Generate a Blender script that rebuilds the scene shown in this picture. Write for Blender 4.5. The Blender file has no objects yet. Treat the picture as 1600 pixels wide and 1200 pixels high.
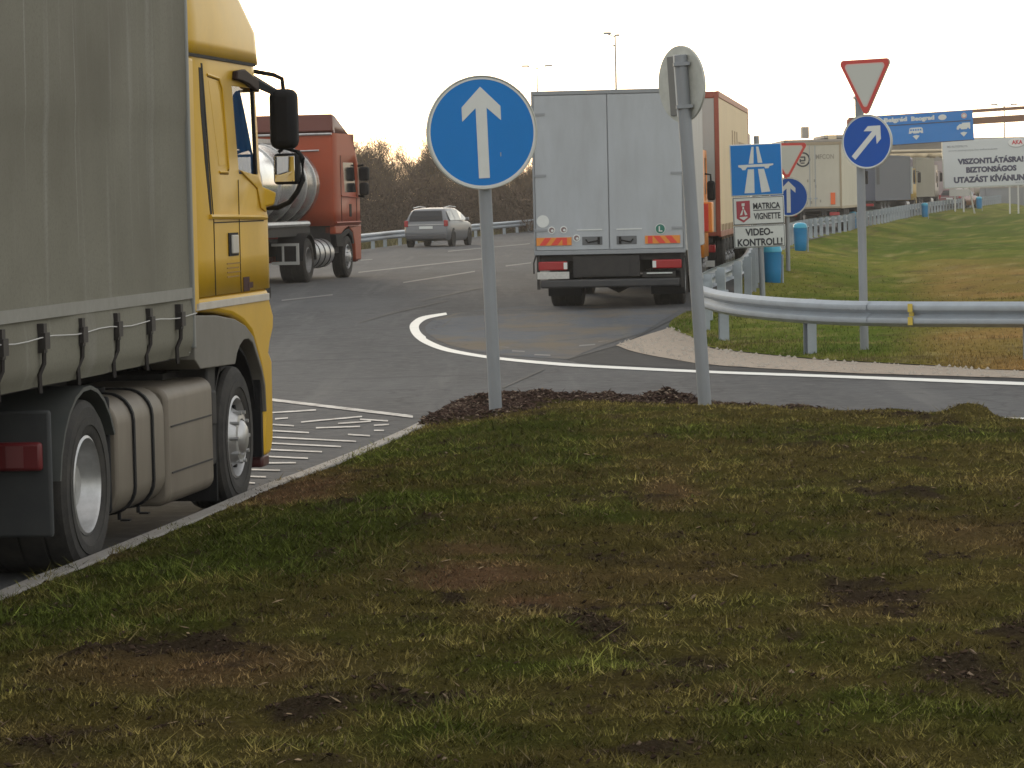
import bpy, math, random
import numpy as np
from mathutils import Vector, Matrix
random.seed(7); rng = np.random.default_rng(7)
sc = bpy.context.scene; COL = sc.collection

# ------------------------------------------------------------------ camera
FPX, H = 5000.0, 2.1
cam = bpy.data.cameras.new("camera"); cam.sensor_fit = 'HORIZONTAL'; cam.sensor_width = 36; cam.lens = 36*FPX/1600
cam.clip_start = .1; cam.clip_end = 6000
co = bpy.data.objects.new("camera", cam); COL.objects.link(co); sc.camera = co
PITCH = math.atan(288/FPX); ROLL = -.022
CM = Matrix.Rotation(math.pi/2-PITCH, 3, 'X') @ Matrix.Rotation(ROLL, 3, 'Z')
co.location = (0, 0, H); co.rotation_euler = CM.to_euler()

# ------------------------------------------------------------------ light
SUN_AZ, SUN_EL = math.radians(-11), math.radians(8)      # azimuth clockwise from +Y
w = bpy.data.worlds.new("World"); sc.world = w; w.use_nodes = True
nt = w.node_tree; nt.nodes.clear()
out = nt.nodes.new('ShaderNodeOutputWorld'); bg = nt.nodes.new('ShaderNodeBackground'); bg2 = nt.nodes.new('ShaderNodeBackground'); add = nt.nodes.new('ShaderNodeAddShader')
sky = nt.nodes.new('ShaderNodeTexSky'); sky.sky_type = 'NISHITA'; sky.sun_disc = False
sky.sun_elevation = SUN_EL; sky.sun_rotation = SUN_AZ; sky.dust_density = 1.0; sky.air_density = 1.0
bg.inputs[1].default_value = .06
nt.links.new(sky.outputs[0], bg.inputs[0])
# thin bright cloud veil, strongest low down towards the sun
tc = nt.nodes.new('ShaderNodeTexCoord'); dp = nt.nodes.new('ShaderNodeVectorMath'); dp.operation = 'DOT_PRODUCT'
nrm = nt.nodes.new('ShaderNodeVectorMath'); nrm.operation = 'NORMALIZE'
nt.links.new(tc.outputs['Generated'], nrm.inputs[0]); nt.links.new(nrm.outputs[0], dp.inputs[0])
dp.inputs[1].default_value = (math.sin(SUN_AZ+.12), math.cos(SUN_AZ+.12), .12)
rmp = nt.nodes.new('ShaderNodeValToRGB'); nt.links.new(dp.outputs['Value'], rmp.inputs[0])
e = rmp.color_ramp.elements; e[0].position = 0; e[0].color = (.85, .82, .78, 1); e[1].position = 1; e[1].color = (1.9, 1.82, 1.68, 1)
m_ = e.new(.5); m_.color = (.62, .61, .60, 1); m_ = e.new(.88); m_.color = (.62, .61, .58, 1); m_ = e.new(.975); m_.color = (1.3, 1.27, 1.2, 1)
nt.links.new(rmp.outputs[0], bg2.inputs[0]); bg2.inputs[1].default_value = 1.0
nt.links.new(bg.outputs[0], add.inputs[0]); nt.links.new(bg2.outputs[0], add.inputs[1]); nt.links.new(add.outputs[0], out.inputs[0])
sl = bpy.data.lights.new("sun", 'SUN'); sl.energy = .8; sl.angle = math.radians(14); sl.color = (1, .86, .66)
so = bpy.data.objects.new("sun", sl); COL.objects.link(so)
sd = Vector((math.sin(SUN_AZ)*math.cos(SUN_EL), math.cos(SUN_AZ)*math.cos(SUN_EL), math.sin(SUN_EL)))
so.rotation_euler = sd.to_track_quat('Z', 'Y').to_euler(); so.location = (0, 0, 60)
sc.view_settings.view_transform = 'Standard'; sc.view_settings.look = 'None'; sc.view_settings.gamma = 1
sc.view_settings.exposure = 0.3
sc.render.engine = 'CYCLES'; sc.cycles.max_bounces = 6; sc.cycles.transparent_max_bounces = 8
sc.cycles.filter_width = 1.55; sc.cycles.use_denoising = True

# ------------------------------------------------------------------ pixel helpers (photo pixel + real distance -> world point)
CAMP = Vector((0, 0, H))
ZP = [(-100, 0), (40, 0), (46, .08), (54, .22), (72, .33), (125, .36), (141, .38), (200, .55), (240, .7), (300, .85), (400, .9), (3000, .9)]
def gz(y): return float(np.interp(y, [a for a, b in ZP], [b for a, b in ZP]))
def ray(px, py): return CM @ Vector(((px-800)/FPX, -(py-600)/FPX, -1))
def at(px, py, Y): d = ray(px, py); return CAMP + d*(Y/d.y)
def ground_at(px, py, dz=0):
    z = 0
    d = ray(px, py)
    for _ in range(40):
        p = CAMP + d*((z+dz-H)/d.z); z = .5*z+.5*gz(min(p.y, 900))
    return p

# ------------------------------------------------------------------ materials
MATS = {}
def mat(name, col, rough=.6, metal=0, dirt=0, dirtcol=(.10, .09, .075), scale=3, bump=0, bscale=40, spec=.5, coat=0, alpha=None, trans=0, emit=0, streak=0):
    if name in MATS: return MATS[name]
    m = bpy.data.materials.new(name); m.use_nodes = True; n = m.node_tree; L = n.links
    b = n.nodes['Principled BSDF']; b.inputs['Roughness'].default_value = rough; b.inputs['Metallic'].default_value = metal
    b.inputs['Specular IOR Level'].default_value = spec; b.inputs['Coat Weight'].default_value = coat
    b.inputs['Base Color'].default_value = (*col, 1)
    if trans: b.inputs['Transmission Weight'].default_value = trans
    if emit: b.inputs['Emission Color'].default_value = (*col, 1); b.inputs['Emission Strength'].default_value = emit
    t = n.nodes.new('ShaderNodeTexCoord')
    if dirt:
        mp = n.nodes.new('ShaderNodeMapping'); L.new(t.outputs['Object'], mp.inputs[0])
        if streak: mp.inputs['Scale'].default_value = (1, 1, 1/streak)
        no = n.nodes.new('ShaderNodeTexNoise'); no.inputs['Scale'].default_value = scale; no.inputs['Detail'].default_value = 8; no.inputs['Roughness'].default_value = .65
        L.new(mp.outputs[0], no.inputs[0])
        r = n.nodes.new('ShaderNodeValToRGB'); r.color_ramp.elements[0].position = .35; r.color_ramp.elements[1].position = .75
        r.color_ramp.elements[1].color = (dirt, dirt, dirt, 1)
        L.new(no.outputs[0], r.inputs[0])
        mx = n.nodes.new('ShaderNodeMix'); mx.data_type = 'RGBA'; mx.inputs['A'].default_value = (*col, 1); mx.inputs['B'].default_value = (*dirtcol, 1)
        L.new(r.outputs[0], mx.inputs['Factor']); L.new(mx.outputs['Result'], b.inputs['Base Color'])
    if bump:
        nb = n.nodes.new('ShaderNodeTexNoise'); nb.inputs['Scale'].default_value = bscale; nb.inputs['Detail'].default_value = 4
        L.new(t.outputs['Object'], nb.inputs[0]); bp = n.nodes.new('ShaderNodeBump'); bp.inputs['Strength'].default_value = bump; bp.inputs['Distance'].default_value = .01
        L.new(nb.outputs[0], bp.inputs['Height']); L.new(bp.outputs[0], b.inputs['Normal'])
    MATS[name] = m; return m

def attr_mat(name, rough=.9, bump=.5, bscale=60, island=0.0, detail=0.0, dscale=25):
    """colour from the mesh's own 'tint' colour attribute, broken up by noise"""
    m = bpy.data.materials.new(name); m.use_nodes = True; n = m.node_tree; L = n.links
    b = n.nodes['Principled BSDF']; b.inputs['Roughness'].default_value = rough; b.inputs['Specular IOR Level'].default_value = 0.0
    a = n.nodes.new('ShaderNodeAttribute'); a.attribute_name = 'tint'
    src = a.outputs['Color']; t = n.nodes.new('ShaderNodeTexCoord')
    if detail:
        no = n.nodes.new('ShaderNodeTexNoise'); no.inputs['Scale'].default_value = dscale; no.inputs['Detail'].default_value = 8; no.inputs['Roughness'].default_value = .7
        L.new(t.outputs['Object'], no.inputs[0])
        mr = n.nodes.new('ShaderNodeMapRange'); mr.inputs['From Min'].default_value = .3; mr.inputs['From Max'].default_value = .7
        mr.inputs['To Min'].default_value = 1-detail; mr.inputs['To Max'].default_value = 1+detail; L.new(no.outputs[0], mr.inputs[0])
        vm = n.nodes.new('ShaderNodeVectorMath'); vm.operation = 'SCALE'; L.new(src, vm.inputs[0]); L.new(mr.outputs[0], vm.inputs['Scale']); src = vm.outputs[0]
    L.new(src, b.inputs['Base Color'])
    if bump:
        nb = n.nodes.new('ShaderNodeTexNoise'); nb.inputs['Scale'].default_value = bscale; nb.inputs['Detail'].default_value = 6
        L.new(t.outputs['Object'], nb.inputs[0]); bp = n.nodes.new('ShaderNodeBump'); bp.inputs['Strength'].default_value = bump; bp.inputs['Distance'].default_value = .03
        L.new(nb.outputs[0], bp.inputs['Height']); L.new(bp.outputs[0], b.inputs['Normal'])
    return m

def asphalt_mat(name, base, dark, light, stain=None, sx=1.0):
    m = bpy.data.materials.new(name); m.use_nodes = True; n = m.node_tree; L = n.links
    b = n.nodes['Principled BSDF']; b.inputs['Roughness'].default_value = .95; b.inputs['Specular IOR Level'].default_value = .08
    t = n.nodes.new('ShaderNodeTexCoord')
    def noise(scale, sc3, det=6):
        mp = n.nodes.new('ShaderNodeMapping'); mp.inputs['Scale'].default_value = sc3; L.new(t.outputs['Object'], mp.inputs[0])
        no = n.nodes.new('ShaderNodeTexNoise'); no.inputs['Scale'].default_value = scale; no.inputs['Detail'].default_value = det; no.inputs['Roughness'].default_value = .6
        L.new(mp.outputs[0], no.inputs[0]); return no.outputs[0]
    def mixc(fac, a, c):
        mx = n.nodes.new('ShaderNodeMix'); mx.data_type = 'RGBA'; L.new(fac, mx.inputs['Factor'])
        if isinstance(a, tuple): mx.inputs['A'].default_value = (*a, 1)
        else: L.new(a, mx.inputs['A'])
        mx.inputs['B'].default_value = (*c, 1); return mx.outputs['Result']
    def rampf(src, p0, p1, v=1):
        r = n.nodes.new('ShaderNodeValToRGB'); r.color_ramp.elements[0].position = p0; r.color_ramp.elements[1].position = p1
        r.color_ramp.elements[1].color = (v, v, v, 1); L.new(src, r.inputs[0]); return r.outputs[0]
    c = mixc(rampf(noise(.35, (1.6, .35, 1)), .35, .7), base, dark)
    c = mixc(rampf(noise(6, (1, 1, 1)), .45, .75, .6), c, light)
    c = mixc(rampf(noise(.8, (2.5, .12, 1)), .55, .7, .6), c, light)
    c = mixc(rampf(noise(.5, (.5, 2.2, 1)), .58, .66, .6), c, dark)
    c = mixc(rampf(noise(2.2, (1, 1, 1), 9), .62, .68, .7), c, dark)
    if stain: c = mixc(rampf(noise(.7, (1, .5, 1)), .45, .65, .7), c, stain)
    c = mixc(rampf(noise(90, (1, 1, 1), 2), .55, .7, .5), c, dark)
    vo = n.nodes.new('ShaderNodeTexVoronoi'); vo.feature = 'DISTANCE_TO_EDGE'; vo.inputs['Scale'].default_value = .35
    mp = n.nodes.new('ShaderNodeMapping'); nz = n.nodes.new('ShaderNodeTexNoise'); nz.inputs['Scale'].default_value = 1.2; nz.inputs['Detail'].default_value = 6; va = n.nodes.new('ShaderNodeVectorMath'); va.operation = 'ADD'
    L.new(t.outputs['Object'], nz.inputs[0]); L.new(t.outputs['Object'], va.inputs[0]); L.new(nz.outputs['Color'], va.inputs[1]); L.new(va.outputs[0], vo.inputs[0])
    cr = n.nodes.new('ShaderNodeMapRange'); cr.inputs['From Min'].default_value = 0; cr.inputs['From Max'].default_value = .012; cr.inputs['To Min'].default_value = .35; cr.inputs['To Max'].default_value = 0; L.new(vo.outputs['Distance'], cr.inputs[0])
    c = mixc(cr.outputs[0], c, tuple(q*.45 for q in dark))
    L.new(c, b.inputs['Base Color'])
    nb = n.nodes.new('ShaderNodeTexNoise'); nb.inputs['Scale'].default_value = 120; L.new(t.outputs['Object'], nb.inputs[0])
    bp = n.nodes.new('ShaderNodeBump'); bp.inputs['Strength'].default_value = .4; bp.inputs['Distance'].default_value = .01
    L.new(nb.outputs[0], bp.inputs['Height']); L.new(bp.outputs[0], b.inputs['Normal'])
    return m

def worn_paint(name):
    m = bpy.data.materials.new(name); m.use_nodes = True; n = m.node_tree; L = n.links
    b = n.nodes['Principled BSDF']; b.inputs['Roughness'].default_value = .7
    t = n.nodes.new('ShaderNodeTexCoord'); no = n.nodes.new('ShaderNodeTexNoise'); no.inputs['Scale'].default_value = 5; no.inputs['Detail'].default_value = 8; no.inputs['Roughness'].default_value = .7
    L.new(t.outputs['Object'], no.inputs[0]); r = n.nodes.new('ShaderNodeValToRGB'); r.color_ramp.elements[0].position = .42; r.color_ramp.elements[1].position = .62
    r.color_ramp.elements[0].color = (.44, .43, .41, 1); r.color_ramp.elements[1].color = (.12, .118, .115, 1); L.new(no.outputs[0], r.inputs[0]); L.new(r.outputs[0], b.inputs['Base Color'])
    return m

YEL = mat('yellow_cab_paint', (.62, .37, .022), .36, dirt=.4, dirtcol=(.38, .23, .03), scale=2.2, spec=.25, bump=.03, bscale=3)
YELD = mat('yellow_plastic', (.42, .22, .03), .45, dirt=.4, dirtcol=(.16, .11, .05))
GREYP = mat('grey_fender_plastic', (.16, .15, .13), .6, dirt=.5, dirtcol=(.10, .09, .07), scale=5)
BLK = mat('black_plastic', (.014, .014, .015), .65, bump=.1, spec=.15)
BLKM = mat('chassis_black', (.014, .013, .013), .7, dirt=.5, dirtcol=(.045, .04, .034), scale=6)
RUB = mat('tyre_rubber', (.022, .021, .02), .85, dirt=.6, dirtcol=(.07, .062, .052), scale=7, bump=.3)
ALU = mat('wheel_aluminium', (.52, .52, .52), .38, .7, dirt=.4, dirtcol=(.12, .11, .10), scale=9)
STEELW = mat('painted_steel_rim', (.28, .28, .28), .5, .3, dirt=.6, dirtcol=(.07, .065, .06), scale=9)
GALV = mat('galvanised_steel', (.33, .37, .41), .55, .4, dirt=.5, dirtcol=(.22, .235, .25), scale=4, bump=.05)
POLE = mat('grey_sign_pole', (.26, .28, .30), .55, .3, dirt=.5, dirtcol=(.15, .155, .16), scale=6, streak=5, bump=.15, bscale=60)
SIGNB = mat('sign_back_grey', (.50, .51, .47), .5, .3, dirt=.5, dirtcol=(.26, .27, .24), scale=7)
BLUE = mat('sign_blue', (.004, .17, .52), .45, dirt=.25, dirtcol=(.01, .16, .42), scale=5, spec=.25)
BLUE2 = mat('deep_sign_blue', (.008, .075, .36), .45, dirt=.2, dirtcol=(.02, .08, .30), scale=5, spec=.25)
WHT = mat('sign_white', (.60, .62, .60), .5, dirt=.3, dirtcol=(.46, .47, .45), scale=8, spec=.25)
RED = mat('sign_red', (.50, .045, .035), .45, dirt=.3, dirtcol=(.35, .06, .05), scale=8)
INK = mat('sign_ink', (.02, .022, .03), .6)
GLASS = mat('window_glass', (.9, .95, .95), .03, trans=1.0)
DGLASS = mat('dark_glass', (.012, .014, .017), .12, spec=.3)
TAIL = mat('tail_light_red', (.28, .012, .015), .25)
TAILO = mat('indicator_orange', (.65, .16, .02), .3)
WPAINT = mat('white_vehicle_paint', (.62, .62, .60), .4, dirt=.4, dirtcol=(.40, .38, .33), scale=2)

# ------------------------------------------------------------------ mesh helper
class MB:
    def __init__(s): s.v = []; s.f = []; s.m = []; s.mi = 0
    def face(s, idx): s.f.append(tuple(idx)); s.m.append(s.mi)
    def box(s, x0, x1, y0, y1, z0, z1):
        n = len(s.v); s.v += [(x0, y0, z0), (x1, y0, z0), (x1, y1, z0), (x0, y1, z0), (x0, y0, z1), (x1, y0, z1), (x1, y1, z1), (x0, y1, z1)]
        for q in ((0, 3, 2, 1), (4, 5, 6, 7), (0, 1, 5, 4), (1, 2, 6, 5), (2, 3, 7, 6), (3, 0, 4, 7)): s.face([n+i for i in q])
        return s
    def prism(s, pts, ax, a, b):
        n = len(s.v); k = len(pts)
        def P(p, t): return {'x': (t, p[0], p[1]), 'y': (p[0], t, p[1]), 'z': (p[0], p[1], t)}[ax]
        s.v += [P(p, a) for p in pts]+[P(p, b) for p in pts]
        s.face(range(n, n+k)); s.face(range(n+2*k-1, n+k-1, -1))
        for i in range(k): j = (i+1) % k; s.face((n+j, n+i, n+k+i, n+k+j))
        return s
    def loft(s, rings, cap=True, closed=True):
        n = len(s.v); k = len(rings[0])
        for r in rings: s.v += [tuple(p) for p in r]
        for a in range(len(rings)-1):
            for i in range(k if closed else k-1):
                j = (i+1) % k; s.face((n+a*k+i, n+a*k+j, n+(a+1)*k+j, n+(a+1)*k+i))
        if cap: s.face(range(n+k-1, n-1, -1)); s.face(range(n+(len(rings)-1)*k, n+len(rings)*k))
        return s
    def tube(s, path, r, n=8, cap=True):
        path = [Vector(p) for p in path]; rs = r if isinstance(r, (list, tuple)) else [r]*len(path); rings = []
        up = None
        for i, p in enumerate(path):
            d = (path[min(i+1, len(path)-1)]-path[max(i-1, 0)]).normalized()
            if up is None: up = Vector((0, 0, 1)) if abs(d.z) < .9 else Vector((1, 0, 0))
            a = d.cross(up).normalized(); b = d.cross(a).normalized(); up = -b if False else up
            rings.append([p+(a*math.cos(t)+b*math.sin(t))*rs[i] for t in [2*math.pi*k/n for k in range(n)]])
        return s.loft(rings, cap)
    def lathe(s, prof, c=(0, 0, 0), ax='z', n=24, cap=True):
        rings = []
        for r, h in prof:
            ring = []
            for k in range(n):
                t = 2*math.pi*k/n; a, b = r*math.cos(t), r*math.sin(t)
                p = {'x': (h, a, b), 'y': (b, h, a), 'z': (a, b, h)}[ax]; ring.append((c[0]+p[0], c[1]+p[1], c[2]+p[2]))
            rings.append(ring)
        return s.loft(rings, cap)
    def xf(s, M, start=0):
        for i in range(start, len(s.v)): s.v[i] = tuple(M @ Vector(s.v[i]))
        return s
    def build(s, name, mats, parent=None, bev=0, smooth=True, loc=None, flip=False, solid=0):
        me = bpy.data.meshes.new(name); me.from_pydata([tuple(p) for p in s.v], [], s.f)
        mats = mats if isinstance(mats, (list, tuple)) else [mats]
        for m in mats: me.materials.append(m)
        if len(mats) > 1: me.polygons.foreach_set('material_index', s.m)
        me.validate(); me.update()
        import bmesh
        bm = bmesh.new(); bm.from_mesh(me); bmesh.ops.recalc_face_normals(bm, faces=bm.faces); bm.to_mesh(me); bm.free()
        if smooth:
            me.polygons.foreach_set('use_smooth', [True]*len(me.polygons)); me.set_sharp_from_angle(angle=math.radians(35))
        o = bpy.data.objects.new(name, me); COL.objects.link(o)
        if parent: o.parent = parent
        if loc: o.location = loc
        if solid: md = o.modifiers.new('s', 'SOLIDIFY'); md.thickness = solid; md.offset = -1
        if bev: md = o.modifiers.new('b', 'BEVEL'); md.width = bev; md.segments = 3; md.limit_method = 'ANGLE'; md.angle_limit = math.radians(40); md.harden_normals = False
        return o
def tag(o, label=None, cat=None, group=None, kind=None):
    if label: o['label'] = label
    if cat: o['category'] = cat
    if group: o['group'] = group
    if kind: o['kind'] = kind
    return o
def thing(name, label, cat, loc=(0, 0, 0), rz=0, group=None, rot=None):
    o = bpy.data.objects.new(name, None); COL.objects.link(o); o.location = loc; o.rotation_euler = rot or (0, 0, rz)
    o.empty_display_size = .2; return tag(o, label, cat, group)
def rbox(x0, x1, y0, y1, z0, z1): return MB().box(x0, x1, y0, y1, z0, z1)
def dirrot(d): return -math.atan(d)
def text(s, x0, x1, z0, z1, y, mat_, parent, name='lettering', bold=.02, depth=.004):
    cu = bpy.data.curves.new('t', 'FONT'); cu.body = s; cu.offset = bold; cu.extrude = .01; cu.resolution_u = 3
    ob = bpy.data.objects.new('t', cu); COL.objects.link(ob); bpy.context.view_layer.update()
    me = bpy.data.meshes.new_from_object(ob.evaluated_get(bpy.context.evaluated_depsgraph_get())); bpy.data.objects.remove(ob)
    n = len(me.vertices); a = np.empty(n*3); me.vertices.foreach_get('co', a); a = a.reshape(-1, 3)
    mn, mx = a.min(0), a.max(0)
    b = np.empty_like(a); b[:, 0] = x0+(a[:, 0]-mn[0])/(mx[0]-mn[0])*(x1-x0); b[:, 2] = z0+(a[:, 1]-mn[1])/(mx[1]-mn[1])*(z1-z0)
    b[:, 1] = y-(a[:, 2]-mn[2])/(mx[2]-mn[2])*depth
    me.vertices.foreach_set('co', b.ravel()); me.materials.clear(); me.materials.append(mat_); me.update()
    o = bpy.data.objects.new(name, me); COL.objects.link(o); o.parent = parent; return o

def vnoise(x, y, scale, seed=0, octs=3):
    r = np.random.default_rng(seed); tot = 0; amp = 1; s = 0
    for o in range(octs):
        g = r.random((64, 64)); fx = x*scale*2**o; fy = y*scale*2**o
        ix = np.floor(fx).astype(int); iy = np.floor(fy).astype(int); tx = fx-ix; ty = fy-iy; tx = tx*tx*(3-2*tx); ty = ty*ty*(3-2*ty)
        a = g[ix % 64, iy % 64]; b = g[(ix+1) % 64, iy % 64]; c = g[ix % 64, (iy+1) % 64]; d = g[(ix+1) % 64, (iy+1) % 64]
        tot = tot+amp*((a*(1-tx)+b*tx)*(1-ty)+(c*(1-tx)+d*tx)*ty); s += amp; amp *= .5
    return tot/s
def np_mesh(name, V, F, mat_, tint=None, smooth=True):
    me = bpy.data.meshes.new(name); nv = len(V); nf, k = F.shape
    me.vertices.add(nv); me.vertices.foreach_set('co', V.astype(np.float32).ravel())
    me.loops.add(nf*k); me.loops.foreach_set('vertex_index', F.astype(np.int32).ravel())
    me.polygons.add(nf); me.polygons.foreach_set('loop_start', np.arange(0, nf*k, k, dtype=np.int32)); me.polygons.foreach_set('loop_total', np.full(nf, k, dtype=np.int32))
    me.polygons.foreach_set('use_smooth', np.full(nf, smooth)); me.update(calc_edges=True)
    if tint is not None:
        a = me.attributes.new('tint', 'FLOAT_COLOR', 'POINT'); a.data.foreach_set('color', np.concatenate([tint, np.ones((nv, 1))], 1).astype(np.float32).ravel())
    me.materials.append(mat_); o = bpy.data.objects.new(name, me); COL.objects.link(o); return o
def grid_faces(nr, nc):
    i = np.arange(nr-1)[:, None]*nc+np.arange(nc-1)[None, :]; i = i.ravel(); return np.stack([i, i+1, i+nc+1, i+nc], 1)
def resample(pts, step):
    P = [Vector(p) for p in pts]; out = [P[0].copy()]
    for a, b in zip(P, P[1:]):
        n = max(1, int((b-a).length/step))
        for i in range(1, n+1): out.append(a.lerp(b, i/n))
    return out
def catmull(pts, n=8):
    P = [Vector(p) for p in pts]; P = [P[0]*2-P[1]]+P+[P[-1]*2-P[-2]]; out = []
    for i in range(1, len(P)-2):
        for k in range(n):
            t = k/n; a, b, c, d = P[i-1:i+3]
            out.append(.5*((2*b)+(c-a)*t+(2*a-5*b+4*c-d)*t*t+(3*b-a-3*c+d)*t**3))
    out.append(P[-2]); return out

# ================================================================== SETTING
# ground to the horizon
RAIL = [(14, 33.0), (9.2, 36.0), (6.15, 38.2), (4.7, 39.3), (3.72, 40.7), (3.05, 42.6), (2.78, 44.6), (2.75, 46.8), (3.1, 50.5), (4.25, 58), (5.8, 75), (8.1, 97), (11.3, 122), (14.85, 141), (15.9, 148), (19.1, 165), (24.5, 195), (30.6, 225), (38, 258), (47, 300)]
ys = np.concatenate([np.linspace(-60, 28, 9), np.arange(31, 60, 2.), np.arange(60, 420, 6.), [600, 1000, 2000, 4500]]); xs = np.concatenate([[-2500, -1000, -400, -150, -60], np.arange(-40, 220, 2.5), [300, 600, 1200, 2500]])
X, Y = np.meshgrid(xs, ys); Z = np.interp(Y, [a for a, b in ZP], [b for a, b in ZP])-.06
rx = np.interp(Y, [b for a, b in RAIL[7:]]+[345, 460], [a for a, b in RAIL[7:]]+[57, 57]); inb = (X > rx-1) & (Y > 28) & (Y < 345) & (X < 60+.3*Y); Z = np.where(inb, Z-1.3, Z)
T = np.tile(np.array([[.085, .08, .04]]), (X.size, 1))
g = np_mesh('ground', np.stack([X.ravel(), Y.ravel(), Z.ravel()], 1), grid_faces(len(ys), len(xs)), attr_mat('far_grass', detail=.4, dscale=.3, bump=0), T); tag(g, kind='structure')
# asphalt
RAIL_L = [(-14.5, 40), (-11.2, 70), (-8.7, 90), (-5.55, 115), (-4.35, 128), (-1.34, 149), (.8, 162), (9, 215), (22, 300)]
RAIL = [(14, 33.0), (9.2, 36.0), (6.15, 38.2), (4.7, 39.3), (3.72, 40.7), (3.05, 42.6), (2.78, 44.6), (2.75, 46.8), (3.1, 50.5), (4.25, 58), (5.8, 75), (8.1, 97), (11.3, 122), (14.85, 141), (15.9, 148), (19.1, 165), (24.5, 195), (30.6, 225), (38, 258), (47, 300)]
ys = np.concatenate([np.arange(-10, 60, 2.), np.arange(60, 320, 5.)])
xl = np.interp(ys, [-10, 40]+[b for a, b in RAIL_L[1:]], [-20, -14]+[a-.4 for a, b in RAIL_L[1:]])
xr = np.interp(ys, [-10, 44]+[b for a, b in RAIL[8:]], [40, 40]+[a+.25 for a, b in RAIL[8:]])
xr = np.where(ys < 46, 40, xr)
ts = np.linspace(0, 1, 25); X = xl[:, None]+(xr-xl)[:, None]*ts; Y = np.repeat(ys[:, None], 25, 1); Z = np.interp(Y, [a for a, b in ZP], [b for a, b in ZP])
ASPH = asphalt_mat('asphalt', (.092, .094, .098), (.062, .063, .066), (.135, .134, .132))
tag(np_mesh('road', np.stack([X.ravel(), Y.ravel(), Z.ravel()], 1), grid_faces(len(ys), 25), ASPH), kind='structure')

def ground_poly(name, pts, mat_, dz):
    mb = MB(); mb.v = [(p.x, p.y, gz(p.y)+dz) for p in pts]; mb.face(range(len(pts))); o = mb.build(name, mat_, smooth=False); return tag(o, kind='structure')
def ribbon(mb, A, B, dz):
    n = len(mb.v)
    for p, q in zip(A, B): mb.v += [(p.x, p.y, gz(p.y)+dz), (q.x, q.y, gz(q.y)+dz)]
    for i in range(len(A)-1): mb.face((n+2*i, n+2*i+1, n+2*i+3, n+2*i+2))
PAINT = worn_paint('road_paint')
NEWP = mat('fresh_road_paint', (.66, .66, .62), .6, dirt=.35, dirtcol=(.45, .44, .41), scale=4)
outer = [(697, 489), (660, 495), (645, 503), (640, 512), (646, 525), (662, 537), (690, 548), (730, 556), (780, 563), (850, 570), (950, 576.5), (1110, 584), (1300, 591), (1600, 603), (1760, 609)]
inner = [(699, 493), (672, 499), (661, 505), (657, 512), (662, 522), (679, 532.5), (705, 543), (740, 551), (788, 558), (860, 564.5), (950, 570.5), (1110, 578.5), (1300, 585), (1600, 596), (1760, 601.5)]
mb = MB(); A = catmull([ground_at(*p) for p in outer], 5); B = catmull([ground_at(*p) for p in inner], 5); B = [p.lerp(q, .68 if q.y < 47 else .85) for p, q in zip(A, B)]; ribbon(mb, A, B, .008)
# ramp near-edge line
A = [ground_at(*p) for p in [(1150, 641), (1300, 645), (1450, 650), (1600, 654), (1750, 659)]]; B = [ground_at(*p) for p in [(1150, 643.5), (1300, 647.6), (1450, 653), (1600, 657.3), (1750, 662.5)]]
ribbon(mb, A, B, .008)
tag(mb.build('edge_line', NEWP, smooth=False), kind='structure')
mb = MB()
def seg_px(x0, y0, x1, y1, th=3):
    A = [ground_at(x0, y0-th/2), ground_at(x1, y1-th/2)]; B = [ground_at(x0, y0+th/2), ground_at(x1, y1+th/2)]; ribbon(mb, A, B, .008)
for c in [(95, 50, 160, 45), (225, 66, 530, 38), (60, 20, 300, 5), (410, 73, 575, 62), (60, 76, 190, 85), (590, 82, 665, 78), (60, 108, 265, 119), (590, 108, 640, 108), (40, 140, 500, 163), (460, 128, 570, 135),
          (40, 170, 425, 189), (40, 203, 330, 215), (0, 236, 260, 248), (-60, 272, 200, 270), (-60, 303, 120, 308), (-80, 337, 50, 341), (300, 95, 520, 88), (520, 52, 660, 60), (-40, 370, -5, 372)]:
    seg_px(400+c[0]/3.2, 640+c[1]/3.2, 400+c[2]/3.2, 640+c[3]/3.2, 2.1)
seg_px(420, 625, 645, 652, 4)
tag(mb.build('hatched_marking', PAINT, smooth=False), kind='structure')
mb = MB()
for c in [(560, 426, 760, 404, 1.6), (440, 470, 520, 461, 1.8), (630, 442, 742, 424.5, 1.8), (790, 416, 830, 411, 1.6), (563, 407, 582, 405.5, 1.3), (700, 393, 828, 381, 1.2)]: seg_px(*c)
for c in [(725, 532, 752, 534), (800, 549, 820, 550), (835, 555, 860, 556), (905, 541, 930, 539), (935, 534, 950, 532), (770, 541, 795, 543), (885, 519, 900, 520)]: seg_px(*c, 1.8)
tag(mb.build('road_marking', mat('faded_lane_paint', (.17, .168, .16), .9, dirt=.8, dirtcol=(.08, .08, .078), scale=1.5), smooth=False), kind='structure')
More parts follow.
